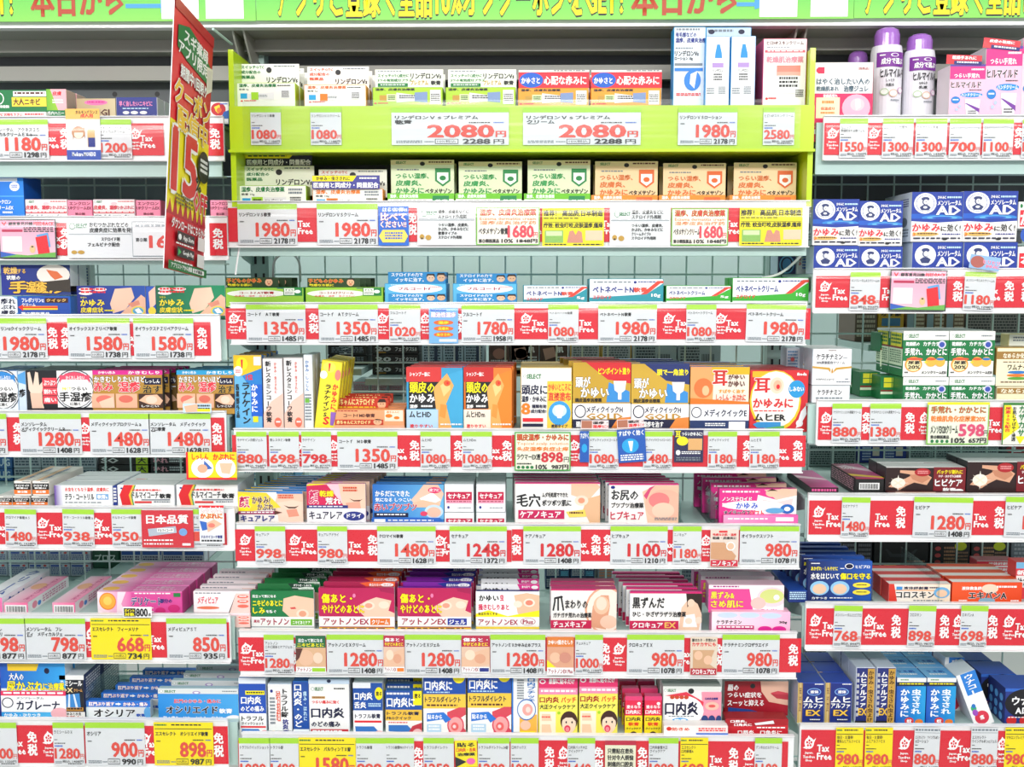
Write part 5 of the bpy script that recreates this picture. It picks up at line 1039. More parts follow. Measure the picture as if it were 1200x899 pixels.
P('rash_cream_carton', 'blue and white adult rash cream carton with yellow lettering', 4, 474, 268, 712, 'G 0 0 100 44 1858c0 30a8f0;P f8d030 12 2 60 2 56 14 12 14;E 72 14 4 5 n;O 14 18 36 30 w 103890 大人の;O 10 32 66 48 y 103890 尿かぶれ;O 66 34 98 47 y 103890 に治療薬;R 0 48 100 56 e83060;L 4 50 96 55 1 w;R 0 56 100 84 fafafa;Q 10 68 9 9 n w;B 24 58 66 62 A メンソレータム;O 24 64 90 80 n w カブレーナ;G 0 84 100 100 30a0e8 58c0f0;B 4 86 60 92 w かゆみ・ひりつき;E 90 86 14 10 f8b8c0', c='e8f0f8', side='d0e0f0', d=.03, n=3, sx=.002)
P('foot_cream_carton', 'black foot cream carton with legs picture', 244, 526, 344, 706, 'R 0 0 100 10 f4f4f4;B 4 12 92 24 w ラミシール;B 10 28 54 38 f0d8a0 DX;B 58 30 92 37 f0b060 クリーム;P 3888d0 24 44 80 40 84 76 22 78;P e0ecf8 36 42 42 42 40 76 30 76;P e0ecf8 54 42 60 42 74 76 64 76;R 6 72 94 80 c08838;L 8 73 90 79 1 k;R 0 82 100 100 f4f0ec;B 14 83 84 90 k かゆみと水虫;B 12 91 90 99 c03020 殺菌力!', c='181c28', side='1c2c60', top='e8ecf4', d=.07, n=2, sideart='R 0 0 100 100 1c2c60;L 10 8 90 94 14 a')
OS = 'R 0 0 100 32 2878d8;O 4 6 44 26 w e04858 肛門ぶり返す;P w 46 12 50 12 50 8 55 16 50 24 50 20 46 20;O 58 6 96 26 w e04858 かゆみ・痛み;G 0 34 100 100 f4f6f8 d8dce0;O 12 44 76 84 k w オシリア;B 78 66 92 82 2050b0 軟膏;E 96 60 6 30 60a8e0'
P('relief_ointment_carton', 'grey and blue carton with bold black four-letter name', 352, 630, 612, 706, OS, c='e4e8ec', side='b8c8d8', top='2870d0', d=.026, n=5, sx=.011, st=.034)
OE = 'R 0 0 100 16 e0e4e4;Q 4 8 2 3 G w;B 8 5 22 12 G SELECT;L 80 6 98 11 1 A;E 48 12 5 5 b098c8;E 48 12 3 3 f0f0f4;G 0 16 100 100 2890e0 48a8e8;O 20 32 78 44 e83848 w 肛門のかゆみ・痛みに;O 10 54 74 76 k w オシリエイド;B 76 60 92 75 w 軟膏;B 6 84 80 97 w 肛の痛み・はれ・かゆみ・出血に;E 94 96 12 16 f8f0f0'
P('relief_ointment_carton', 'sky blue ointment carton with pale hanging strip', 644, 580, 970, 712, OE, c='3098e0', side='c8dce8', top='c0dce8', d=.024, n=5, sx=.010, st=.034)
P('rash_cream_carton', 'purple and navy carton at the very left edge', -70, 478, 4, 706, 'R 0 0 100 24 a02898;B 30 6 96 18 w ほてり;B 50 30 96 60 y さ', c='202880', d=.03)
# ================================================================ products: right bay
ROW('R1'); V(900, 0, 4)
P('skin_gel_carton', 'white and crimson gel carton standing left of spray bottles', 214, 292, 490, 666, 'E 10 10 7 4 e82050;R 6 6 17 14 e82050;B 74 6 92 10 c08888 [医薬品];B 4 20 94 28 506878 はやく治したい人の;B 4 30 42 36 506878 乾燥肌あれ;B 50 29 92 37 506878 治療ジュレ;R 0 39 100 100 e82060;B 16 40 40 44 w 乾燥肌荒れ;R 4 44 44 70 f4e8c0;L 14 48 34 54 1 o;B 12 56 36 60 e06030 保湿成分;L 12 62 36 66 1 o;E 72 57 24 17 f8b0c8;E 74 53 12 8 e8c8d0;P f4f4f8 70 46 78 46 80 56 72 60;R 0 80 100 82 f890b0;R 2 84 14 90 w', c='f8f6f6', side='e84878', top='f8f0f0', d=.04, lift=-.0, dy=.0175)
def spray(x, w, y0, capy, label, facing):
    Yf = YR + .07
    xc = at(X(x + w / 2), 120, Yf).x; r = at(X(x + w), 120, Yf).x - xc
    zb = ROWZ['R1']; zt = at(X(x), Y_(y0), Yf).z - zb; zc = at(X(x), Y_(capy), Yf).z - zb
    m = MB(); e, g = col('eceaf2'), col('f8f8fc')
    m.lathe(0, 0, [(.0001, 0, e), (r * .95, 0, e), (r, .004, e), (r, zc - .012, e), (r * .93, zc - .002, e), (.0001, zc, e)])
    o = m.build('spray_bottle', M['card'], smooth=True); o.location = (xc, Yf + r, zb)
    c = MB(); pc = col('9060b8')
    c.lathe(0, 0, [(r * .80, zc - .006, pc), (r * .80, zt - .010, pc), (r * .70, zt - .003, pc), (r * .5, zt, pc), (.0001, zt, pc)])
    k = MB(); k.lathe(0, 0, [(r * .42, zc - .004, e), (r * .42, zc + (zt - zc) * .5, e), (.0001, zc + (zt - zc) * .5, e)], 14); k.build('nozzle', M['card'], o, smooth=True)
    c.build('cap', M['cap'], o, smooth=True)
    # wrap-round label printed on the bottle
    F = Face((0, 0, zc - .014), (1, 0, zc - .014), (1, 0, 0), (0, 0, 0)); F.art(facing)
    for mb, nm in ((F.print, 'label_print'), (F.ink, 'lettering')):
        for i, vv in enumerate(mb.v):
            a = -math.pi / 2 + (vv[:, 0] - .5) * 1.9
            rr = r + .0003 - vv[:, 1] * 1.0
            mb.v[i] = np.stack([np.cos(a) * rr, np.sin(a) * rr, vv[:, 2]], 1)
        mb.build(nm, M['ink'], o)
    tag(o, label, 'bottle', None)
    return o
M['cap'] = mat('translucent_purple_cap', (.36, .14, .55), .15, noise=.02, bump=0, coat=.5)
strip = ';'.join('R %.1f %s %.1f %s %s' % (i * 5, '%s', i * 5 + 5.1, '%s', '%s') for i in range(20))
def band(a, b, c): return ';'.join('R %.1f %s %.1f %s %s' % (i * 5, a, i * 5 + 5.05, b, c) for i in range(20))
def hil(kk, l1, l2): return band(0, 19, '7c2898') + ';L 12 3 30 6 1 w;E 60 4 14 2.5 f0e8f8;B 18 8 92 16 w %s;B 16 22 96 33 k ヒルマイルド;B 34 35 60 39 k %s;B 34 41 60 45 k %s;E 30 52 13 4.5 a8d090;E 30 52 11 3.6 eef4ea;E 58 54 14 5 f0b898;E 58 54 12 4 f8f0ea;E 84 50 11 4 e0a8d0;E 84 50 9 3.2 f6eef6;L 50 62 80 65 1 A' % (kk, l1, l2)
spray(500, 145, 118, 200, 'tall white spray bottle with purple cap, left of two in front', hil('成分で選ぶ', 'しっとり', '化粧水'))
spray(655, 145, 148, 222, 'shorter white spray bottle with purple cap, right of the two', hil('成分で選ぶ!', 'なめらか', '乳液'))
b3 = spray(440, 118, 186, 260, 'white spray bottle with purple cap standing behind the tall one', hil('成分', 'しっとり', '化粧水')); b3.location.y += .07
HM = 'R 0 0 100 6 %s;R 0 4 100 28 e83088;L 60 8 96 13 1 w;B 12 17 84 26 w つらい手荒れ;R 0 28 100 100 f8c0d8;O 4 33 88 45 k w ヒルマイルド;L 56 48 90 51 1 k;E 62 58 32 5 2090d8;B 34 55 90 61 w ハンドクリーム;E 18 68 13 7 1880d0;L 10 66 26 70 1 w;P f4f4f8 44 68 88 68 82 100 50 100;P 7838a0 44 74 86 92 86 84 50 74;L 54 88 78 96 2 k;R 44 66 88 70 d8d8e0;E 30 80 5 3 b8c8f0;E 22 86 5 3 b8c8f0'
P('hand_cream_carton', 'shorter pink hand cream carton with red flash on top', 850, 302, 1016, 548, HM % '6040a0', c='f8c0d8', side='f0e4ec', top='5048a0', d=.05)
P('hand_cream_carton', 'taller pink hand cream carton with red flash on top', 1018, 216, 1188, 548, HM % '6040a0', c='f8c0d8', side='f0e4ec', top='5048a0', d=.06)
P('hand_cream_carton', 'pink and white cream carton cut by the right picture edge', 1190, 176, 1350, 548, 'R 0 0 100 20 e83088;O 6 26 90 40 k w ヒル;B 10 44 60 52 h 0.3%;E 20 64 16 6 1880d0', c='f8d0e0', side='f0e4ec', d=.05)
POP('red card flash on top of the shorter hand cream carton', 836, 258, 1004, 302, 'd82030', 'P e83848 0 0 94 0 100 60 20 60;B 16 10 84 48 w 乾燥手あれに;R 22 64 100 100 283078;L 30 70 90 94 1 w', rot=2, dyf=-.024)
POP('red card flash on top of the taller hand cream carton', 1008, 184, 1184, 232, 'd82030', 'P e83848 0 0 94 0 100 60 20 60;B 16 10 84 40 w 皮膚の乾燥に;R 22 64 100 100 283078;L 30 70 90 94 1 w', rot=6, dyf=-.024)
ROW('R2'); V(900, 180, 4)
def AD(g): return 'R 0 0 100 54 1c3ca0;G 0 44 100 56 2060c8 1c3ca0;E 60 52 40 6 3088d8;E 60 52 30 4 60b0e8;E 60 52 20 2.4 2058c0;R 0 59 100 100 faf8f4;P 1c3ca0 0 54 100 54 100 59 50 62 0 59;Q 26 23 22 21 w 1c3ca0;E 26 23 17 16.5 f4f6fa;E 26 14 8 4 303c70;E 26 20 6 6.5 303c70;E 27 20 4.6 5 f4f6fa;E 27 20 1 1 303c70;P 303c70 15 31 22 26 30 26 37 31 33 37 19 37;E 26 31 4 2.4 f4f6fa;B 50 8 66 14 w かゆみに;L 68 9 96 15 1 l;B 50 17 96 27 w メンソレータム;O 48 28 94 46 w 1c3ca0 AD;O 2 64 56 80 e02838 w かゆみ;B 58 70 68 79 k に;O 70 65 96 80 k w 効く!;E 28 85 26 4 e0b860;B 3 82 8 89 o 3;L 12 83 50 87 1 h;L 60 84 96 88 1 B;L 4 92 96 97 1 n;E 66 95 5 2.5 k' 
def ad(i, x, w, yl, yt, dl=.045):
    lo = P('cream_jar_carton', 'lower blue and white cream carton, %s column on second right shelf' % ['first', 'second', 'third', 'fourth'][i], x + 4, yl, x + w, 538, 'R 0 0 100 100 1c3ca0;Q 26 50 21 40 w 1c3ca0;E 26 50 17 34 f4f6fa;E 26 30 8 8 303c70;E 26 44 6 13 303c70;E 27 44 4.6 10 f4f6fa;P 303c70 15 66 22 57 30 57 37 66 33 80 19 80;B 50 14 66 26 w かゆみに;L 68 16 96 28 1 l;B 50 32 96 54 w メンソレータム;O 48 58 94 92 w 1c3ca0 AD', c='1c3ca0', side='d8e4f4', top='3050b0', d=dl)
    return P('cream_jar_carton', 'upper blue and white cream carton, %s column on second right shelf' % ['first', 'second', 'third', 'fourth'][i], x, yt, x + w, yl - 4, AD(0), c='faf8f4', side='d8e4f4', top='2848b0', d=dl, on=lo, n=2,
             sideart='R 0 0 100 100 e8f0fa;L 20 12 80 30 4 B;E 50 60 24 10 A;L 16 74 84 92 3 A')
ad(0, 210, 216, 432, 214); ad(1, 424, 206, 436, 222); ad(2, 672, 240, 416, 180, .06); ad(3, 914, 254, 416, 176, .06)
P('cream_jar_carton', 'white and red carton cut by right picture edge, lower', 1172, 436, 1300, 538, 'R 4 30 100 100 e82838;O 10 40 60 80 w r お', c='f8f8f6', d=.05)
P('cream_jar_carton', 'white and red carton cut by right picture edge, upper', 1172, 226, 1300, 420, 'R 0 0 100 20 f4f6f0;E 10 10 5 5 G;R 6 20 100 60 e82838;O 8 24 50 56 w r か;E 40 80 30 20 2858b8', c='f8f8f6', d=.05, lift=.07)
P('box_edge', 'navy and pale carton with round emblem beyond the shelf edge', 44, 470, 132, 584, 'Q 50 44 40 38 58a0d0 n;E 50 44 24 26 4888c0', c='142058', side='c8dcf0', d=.05, dy=.12)
P('box_edge', 'white carton with small red and tan pictures at shelf edge', 134, 444, 212, 646, 'V 12 10 26 40 r かゆみ;L 34 10 92 50 6 b;E 24 84 10 10 f0c0a0;E 60 84 10 10 f0c0a0;R 8 60 90 64 80b8e0', c='f0f4f8', d=.05, dy=.12)
POP('small tilted blue and pink pop on the cream cartons', 944, 480, 1090, 544, 'c8d8f0', 'P 90b8e0 0 0 100 0 100 100 0 100;E 26 50 24 44 b06058;O 44 30 98 54 f06098 w ヒリヒリ;O 54 60 98 84 f06098 w かゆみに', rot=8, dyf=.012)
ROW('R3'); V(900, 370, 4)
KE = 'L 40 3 60 7 1 h;B 10 14 76 30 303038 ケラチナミン;L 78 24 88 28 1 A;B 10 34 82 42 707078 20%尿素配合クリーム;P d0a040 0 48 44 52 50 66 60 52 100 48 100 53 62 58 50 70 40 58 0 53;P f8f8f8 46 62 50 46 55 62 53 68 48 68;P c89030 48 64 50 52 54 64 52 67 49 67;B 10 82 56 88 404048 ケラチナミンコーワ;L 84 82 92 88 1 A;L 62 90 96 95 1 A'
lo = P('urea_cream_carton', 'plain white urea cream carton, lower of the stack', 206, 328, 384, 400, 'B 14 26 78 60 303038 ケラチナミン;L 10 76 80 92 1 A', c='f4f4f6', side='e0ecf4', d=.05)
P('urea_cream_carton', 'plain white urea cream carton with gold wave and drop', 208, 156, 392, 324, KE, c='f6f6f8', side='dce8f4', top='f8f8fa', d=.05, on=lo, n=2)
P('urea_cream_carton', 'pale blue patterned carton left of the white urea cartons', 84, 150, 204, 398, 'L 6 6 44 40 6 6098c8;L 56 6 94 40 6 6098c8;E 24 22 8 4 e06060;E 70 22 8 4 e06060', c='e0eaf4', side='d0e0f0', d=.04, dy=.1)
UR = 'R 0 0 100 20 f4f4f0;Q 8 11 3 3 G w;B 12 7 34 15 G SELECT;L 70 9 94 14 1 A;R 0 20 100 66 107840;B 6 24 36 33 w 乾燥肌の;B 44 24 80 33 w カチカチ;E 85 30 9 9 d8d8f0;E 85 30 6 6 3850b0;O 4 38 96 54 w 0a5830 手荒れ、かかとに;E 24 74 19 17 f0a030;E 24 75 16 14 f8e8b0;B 12 66 38 74 k 尿素;B 12 76 38 84 k 20%;E 26 62 18 3 e85838;E 62 68 12 11 f0b848;E 82 68 11 11 f0b848;E 62 62 10 3 e05830;E 82 62 9 3 3078c8;B 46 66 54 72 y +;B 42 88 96 95 k メンソクリームE20;L 4 90 12 95 1 k'
UG = 'R 0 0 100 5 f4f4f0;R 10 5 90 36 f0e830;R 10 20 90 21 107840;R 49 5 51 36 107840;L 14 9 86 33 3 107840;R 0 36 100 40 902020;R 0 40 100 78 e0f0d0;L 6 44 90 74 6 58805a;R 4 82 96 84 w'
ULO = 'R 0 0 100 35 f4f4f0;Q 8 18 3 5 G w;B 12 12 34 25 G SELECT;L 70 15 94 23 1 A;R 0 35 100 100 107840;B 6 42 36 56 w 乾燥肌の;B 44 42 80 56 w カチカチ;E 85 52 9 16 d8d8f0;E 85 52 6 11 3850b0;O 4 66 96 94 w 0a5830 手荒れ、かかとに'
for i, x in enumerate((632, 848)):
    lo = P('urea_cream_carton', 'green and white urea carton, lower one, %s column' % ['left', 'right'][i], x, 288, x + 213, 396, ULO, c='f4f4f0', side='107840', top='f0f0ec', d=.06)
    P('urea_cream_carton', 'green and white urea carton, upper one, %s column' % ['left', 'right'][i], x, 72, x + 213, 283, UR, c='f8f8f4', side='107840', top='f0f0ec', d=.06, on=lo, n=2, sideart=UG)
P('urea_cream_carton', 'green carton side with yellow squares and pale text block', 526, 80, 632, 282, UG, c='107840', d=.05, dy=.12, lift=.075)
for i, (x, w, y) in enumerate(((388, 40, 250), (432, 92, 264), (528, 104, 284))):
    P('urea_cream_carton', 'green carton with yellow squares receding on the shelf, %s' % ['furthest', 'middle', 'nearest'][i], x, y, x + w, y + 84, 'R 0 0 100 100 107840;R 14 8 86 62 f0e830;R 48 8 52 62 107840;R 14 33 86 37 107840;R 0 76 100 84 902020;R 0 86 100 100 e0f0d0', c='107840', d=.05, dy=.07 + .045 * (2 - i), lift=0)
WM = 'R 0 10 100 30 a07838;B 16 14 90 28 f8f0d8 なめらか化粧水;R 0 30 100 100 f8ecc8;L 16 36 90 40 1 h;B 28 44 96 58 k ワムナールE;E 52 64 24 4 2878c8;E 52 72 26 4 e07828;E 52 80 24 4 58a038;L 12 88 70 93 1 h;E 92 84 16 10 f0b840'
P('urea_cream_carton', 'gold and cream carton at the right picture edge, upper', 1070, 150, 1260, 330, WM, c='f8ecc8', side='c8a058', d=.05, lift=.045)
P('urea_cream_carton', 'gold and cream carton at the right picture edge, lower', 1072, 334, 1260, 398, 'R 0 8 100 50 a07838;B 10 14 80 46 f8f0d8 なめらか', c='f8ecc8', d=.05)
P('urea_cream_carton', 'plain cream carton standing behind the gold cartons', 1128, 86, 1260, 150, 'L 16 20 70 60 2 A', c='f8f8e8', side='f0e0a0', d=.03, dy=.12)
ROW('R4'); V(900, 520, 4)
HB_ = 'P e0a888 4 78 12 52 24 46 34 30 18 22 18 12 36 14 50 26 58 40 52 70 36 60 26 74 18 90 12 80;P c88868 30 30 50 26 56 44 46 62 34 48;E 16 62 9 20 f8f0e0;P f8f4e8 16 30 18 60 16 94 14 60;P f8f4e8 4 62 16 59 30 62 16 65;P f4e8d0 7 44 17 60 25 80 15 64;P f4e8d0 25 44 17 64 7 80 15 60;E 46 20 10 16 b02028;L 40 14 53 28 2 f0a0a0;R 60 0 100 100 7c1420;B 64 10 96 26 y パックリ割れに;B 66 30 94 40 f8e8e8 ひび・あかぎれ治療薬;O 62 46 96 74 w 401010 ヒビケア;B 72 80 88 94 w 軟膏;E 92 92 6 8 w'
P('crack_ointment_carton', 'dark carton with glowing fingertip and clasped hand, left one', 550, 110, 925, 230, HB_, c='2a1010', side='282428', top='f4f4f2', d=.04, n=2)
P('crack_ointment_carton', 'dark carton with glowing fingertip and clasped hand, right one', 932, 84, 1320, 224, HB_, c='2a1010', side='282428', top='f4f4f2', d=.04, n=2)
def barc(c): return 'R 14 30 84 74 f4f4f4;' + ''.join('R %.1f 36 %.1f 68 k;' % (18 + i * 3.1, 18 + i * 3.1 + (1.0 if i % 3 else 2.0)) for i in range(20))
P('crack_ointment_carton', 'black carton seen end-on with barcode and pink lid', 408, 162, 544, 234, barc(0), c='181818', side='282828', top='c03058', d=.13, topart='G 0 0 100 100 903048 e868a8;P f8d838 0 70 100 90 100 100 0 84;P f0c8d8 0 20 40 10 100 40 100 60;B 10 24 60 40 w ヒビケア', sideart='R 0 0 100 100 302028;L 4 10 94 90 6 d8a0b0', rot=0)
P('crack_ointment_carton', 'black and magenta carton lying at far left of shelf', 200, 206, 330, 236, 'R 0 0 100 100 301828;L 4 20 92 84 1 f060a0', c='301020', side='303030', top='c02868', d=.15, topart='G 0 0 100 100 a82868 e868b0;P f8d0e0 0 30 100 50 100 60 0 44')
P('crack_ointment_carton', 'thin red edged carton lying in front of hand cartons', 560, 226, 936, 238, 'R 0 0 100 100 481418;R 10 10 60 90 e8c8b0;R 70 20 98 80 b01828', c='481418', d=.01, dy=.012)
ROW('R5')
BL = 'G 0 0 100 100 101c58 1c58b8;L 4 5 18 9 1 w;B 4 14 46 24 y あかぎれ・しもやけに;B 50 14 56 24 w ー;Q 64 13 7 7 w n;B 74 10 96 18 w ヒビプロ;O 4 30 48 46 w 101840 水をはじいて;O 50 30 98 46 y 101840 傷口を守る;E 18 68 15 18 90c8f0;E 18 70 11 13 f0c8a8;E 50 68 15 18 90c8f0;E 50 70 11 13 f0c8a8;E 84 60 14 7 f8e040;E 84 78 14 7 f8e040;L 76 58 92 62 1 k;L 76 76 92 80 1 k;B 6 90 30 96 w カサつき;L 34 91 70 95 1 w'
P('wound_liquid_carton', 'navy blue wound liquid carton with two round pictures', 188, 550, 486, 736, BL, c='142468', side='183080', top='1850c0', d=.026, n=5, sx=-.004,
  tab=(190, 546, 484, 560, '182c70', 'B 60 10 96 90 w メンソレータム'))
P('wound_liquid_carton', 'dark blue carton lying at the shelf end beside the divider', 96, 690, 186, 738, 'L 6 10 90 90 4 l', c='14307a', side='14307a', top='2050b0', d=.12)
def kt(c): return 'R 0 0 100 30 %s;R 0 34 100 66 fbf4f0' % c
P('liquid_bandage_carton', 'white and red liquid bandage carton with round foot picture', 566, 658, 854, 744, 'G 0 0 100 100 f8f2ec f8e0c8;R 12 14 22 32 3890d8;B 24 14 64 30 n 液体絆創膏;L 66 16 80 28 1 n;O 12 40 74 76 181818 w コロスキン;R 0 32 74 36 f0a050;E 86 46 13 30 70b0e0;E 86 50 9 20 f0c8a8;P e03828 0 0 8 0 14 100 0 100;L 40 86 90 96 1 A', c='f4ece4', side='e03838', top='e04848', d=.035, n=3, topart='R 0 0 100 55 e84848;R 0 55 100 100 fbf4f0')
P('liquid_bandage_carton', 'orange liquid bandage carton with name in black letters', 862, 650, 1190, 750, 'G 0 0 100 100 f05828 e84818;B 14 20 42 36 w 液体救急絆;E 54 30 12 22 f0d8c0;L 64 16 92 30 1 w;O 24 44 78 78 181818 w エキバンA;E 50 86 12 14 88b0c8;L 10 82 22 92 1 w;L 84 82 96 92 1 w', c='f05828', side='d83818', top='f05830', d=.035, n=3, topart='R 0 0 100 52 f05828;R 0 52 100 100 fbf4ee')
P('liquid_bandage_carton', 'red and white carton row behind the orange carton', 978, 548, 1160, 640, 'R 0 0 100 100 f8f0f0;R 0 4 100 26 e83850;B 30 8 90 22 w 液体絆創膏;R 0 34 100 56 e83850;B 30 38 90 52 w 液体絆創膏;R 0 64 100 86 e83850;B 30 68 90 82 w 液体絆創膏', c='f0e4e4', side='e04858', d=.03, dy=.15, lift=.01)
P('liquid_bandage_carton', 'red, blue and white carton at the right picture edge', 1160, 556, 1300, 740, 'R 0 0 100 16 78b8e0;R 0 16 100 34 e03848;B 4 20 30 32 w 新;O 4 40 40 60 k w サカ;R 0 64 100 100 e03848', c='f8f4f2', side='e04848', d=.03, dy=.05)
ROW('R6'); V(900, 640, 3.47)
MH = 'R 0 0 16 100 c8a860;G 8 0 18 100 e0c890 a07830;V 5 12 14 70 h かゆみ・はれ・虫さされ;L 62 2 94 6 1 w;E 60 22 26 9 88b8f0;E 60 22 23 7.5 1c3c98;B 46 18 76 26 w 液体;O 22 34 92 48 w 101c58 ムヒ;O 22 50 92 62 w 101c58 アルファ;O 32 66 84 80 f0c040 101c58 EX;E 66 90 24 4 101c58;L 46 88 84 92 1 w;R 0 0 0.1 0.1 w'
for i, x in enumerate((120, 232)):
    P('itch_liquid_carton', 'navy liquid carton with gold edge, %s of the pair' % ['left', 'right'][i], x, 556, x + 110, 722, MH, c='182c80', side='b0b8d0', top='2848b0', d=.045, n=3)
MV = 'R 60 2 96 100 c89c40;V 64 6 92 96 4a2c10 かゆみ・虫さされ虫よけ;V 22 8 56 70 w ムヒアルファ;O 16 72 60 84 f0c040 101c58 EX;L 4 10 16 90 8 a;R 0 94 60 100 181818'
for i, x in enumerate((356, 440)):
    P('itch_cream_carton', 'upright navy cream carton with gold column, %s of the pair' % ['left', 'right'][i], x, 494, x + 78, 724, MV, c='202c78', side='d0d8e8', top='d8e0f0', d=.04, n=4)
MU = 'R 0 0 100 9 f0f2f0;L 12 3 40 7 1 G;G 0 9 100 100 1c58c0 20a0e0;R 0 0 0.1 0.1 w;V 52 24 84 76 w 虫さされ;V 14 24 44 82 w かゆみに;L 12 11 92 15 1 y;E 46 91 16 7.5 e03838;B 38 87 54 95 w 蚊;E 80 93 14 6 f08030;R 0 9 100 17 182840;L 8 11 92 15 1 y;E 14 93 10 5 2868c0'
for i, x in enumerate((522, 644)):
    P('itch_lotion_carton', 'blue lotion carton with white vertical lettering, %s of pair' % ['left', 'right'][i], x, 536, x + 118, 728, MU, c='1860c8', side='1450b0', top='70b8f0', d=.045, n=4, topart='G 0 0 100 100 88c8f4 60b0f0;B 20 30 80 50 1858b8 うる肌;L 20 60 80 80 1 w')
o = P('itch_lotion_carton', 'white and blue long carton leaning right with vertical lettering', 770, 500, 850, 730, 'R 0 0 100 100 fafafa;R 20 0 100 40 2880d8;V 36 4 80 50 w ウナコーワ;E 50 84 36 12 e03850;B 40 80 60 88 w 痛;E 26 64 14 6 30b070;E 26 72 14 6 a050c0;E 30 60 10 4 2878c8', c='fafafa', side='f0f0f4', top='e8f0f8', d=.05, n=2)
o.rotation_euler.y = math.radians(-22); o.location.x += .03
P('itch_lotion_carton', 'navy carton with red round pictures, right picture edge', 962, 580, 1110, 730, 'R 0 0 100 8 3068c8;E 60 40 60 40 101018;O 20 22 90 44 w k ウナコ;O 30 50 90 68 w 101018 Aロン;E 20 86 14 12 d02828;E 56 86 14 12 d02828;L 10 76 90 80 1 w', c='203888', side='203078', top='2850b8', d=.06, n=4, sx=-.012, sideart='R 0 0 100 100 1c2c70;E 20 30 10 10 58a0e0;E 50 30 10 10 58a0e0;E 80 30 10 10 58a0e0;E 20 56 10 10 58a0e0;E 50 56 10 10 58a0e0;E 80 56 10 10 58a0e0;E 20 80 10 10 58a0e0;E 50 80 10 10 58a0e0;E 80 80 10 10 58a0e0')
P('itch_lotion_carton', 'navy and yellow carton behind the leaning carton', 800, 520, 950, 640, 'V 10 6 30 90 y ルボン;L 36 10 90 90 6 w', c='1c2c68', side='1c2c68', top='3060c0', d=.05, dy=.12, n=1, lift=.02)
# ================================================================ cartons of the aisle behind, seen through the wire grid
FARS = []
def FAR(name, label, x0, y0, x1, y1, c, art, Y=1.90, nx=1, ny=1):
    FARS.append((name, label, X(x0), Y_(y0), X(x1), Y_(y1), c, art, Y, nx, ny))
def far_all():
    for name, label, x0, y0, x1, y1, c, art, Y, nx, ny in FARS:
        g = label + ' group' if nx * ny > 1 else None
        zt = at(x0, y0, Y).z
        zl = at(500, y1, Y).z
        a, b = at(x0, y1, Y).x, at(x1, y1, Y).x
        h = (zt - zl) / ny; w = (b - a) / nx / 2 * .97
        m = MB(); m.box((-(b - a) / 2, BACK + .0015 - Y + .01, -.012), ((b - a) / 2, .13, -.0005)); o = m.build('rear_shelf', M['metal']); o.location = ((a + b) / 2, Y - .01, zl)
        tag(o, 'pale ledge under the ' + label, 'shelf')
        for j in range(ny):
            for i in range(nx):
                m = MB(); m.carton((-w, 0, 0), (w, .1, h * .985), col(c)); o = m.build(name, M['card'])
                o.location = (a + (b - a) * (i + .5) / nx, Y, zl + h * (ny - 1 - j))
                F = Face((-w, 0, h * .985), (w, 0, h * .985), (w, 0, 0), (-w, 0, 0), lift=.0004); F.art(art); F.build(o)
                co = ', ' + ORD[i] + ' from left' if nx > 1 else ''
                la = (', ' + ['top', 'second', 'third', 'fourth'][j] + ' layer') if ny > 1 else ''
                tag(o, label + co + la, 'box', g)
V(250, 390, 3.4286)
FAR('plaster_carton', 'black plaster carton beyond the centre grid', 458, 50, 622, 130, '181818', 'V 30 10 60 90 e8e8e8 フェ;L 10 20 90 80 3 A', nx=1, ny=2)
FAR('plaster_carton', 'black carton with white print beyond the centre grid', 636, 44, 828, 168, '141414', 'B 8 30 40 70 e8e8e8 20;B 50 30 96 70 e8e8e8 フェイタス5.0;R 10 80 30 90 c89838', nx=1, ny=3)
FAR('medicine_carton', 'grey blue carton beyond the grid behind scalp cartons', 838, 44, 1090, 132, 'b8ccd8', 'L 10 12 90 88 6 405060;R 60 10 76 90 2c3c58', nx=3)
FAR('medicine_carton', 'brown picture carton beyond the centre grid', 1105, 50, 1280, 134, '584038', 'E 50 40 30 26 b07868;L 10 70 90 92 2 e', nx=2)
FAR('medicine_carton', 'pale carton row end beyond the centre grid, lower', 560, 196, 775, 252, 'd0dce0', 'L 6 20 90 80 4 d890a8;R 0 0 100 12 f4c8d0', nx=3)
V(580, 390, 3.2432)
FAR('medicine_carton', 'dark brown carton with skin pictures beyond the grid', 60, 46, 278, 118, '4c3430', 'P c89888 10 20 50 10 60 60 20 80;B 62 10 84 40 w 肌;L 60 60 92 90 2 e', nx=2)
FAR('medicine_carton', 'grey white carton with yellow edges beyond the grid', 284, 46, 520, 116, 'c8ccd0', 'R 0 0 4 100 d0a020;R 96 0 100 100 d0a020;L 10 10 90 90 6 606870', nx=2)
FAR('medicine_carton', 'silver carton with barcode beyond the centre grid', 524, 46, 860, 130, 'a8b4b8', 'L 6 10 50 90 6 404850;' + ''.join('R %d 40 %.1f 90 k;' % (56 + 3 * i, 57.2 + 3 * i) for i in range(10)), nx=2)
V(250, 540, 3.4286)
FAR('medicine_carton', 'blue carton beyond the centre grid above face creams', 125, 40, 330, 80, '5098c0', 'L 8 10 90 90 3 w', nx=3)
V(580, 650, 3.2432)
FAR('medicine_carton', 'blue and grey vitamin carton beyond the grid', 190, 44, 380, 128, '284870', 'B 64 10 96 30 e8f4f8 156;L 6 12 56 88 5 a;L 64 44 94 88 3 70d0f0', nx=2, ny=2)
FAR('medicine_carton', 'grey and tan carton beyond the grid', 390, 44, 455, 128, '9098a0', 'L 8 10 92 90 6 d88858')
FAR('medicine_carton', 'slate carton beyond the grid near the pink cartons', 700, 44, 800, 190, '98a8b0', 'L 8 10 92 90 8 506070')
V(0, 520, 4)
GB = 'L 6 14 94 86 3 506070'
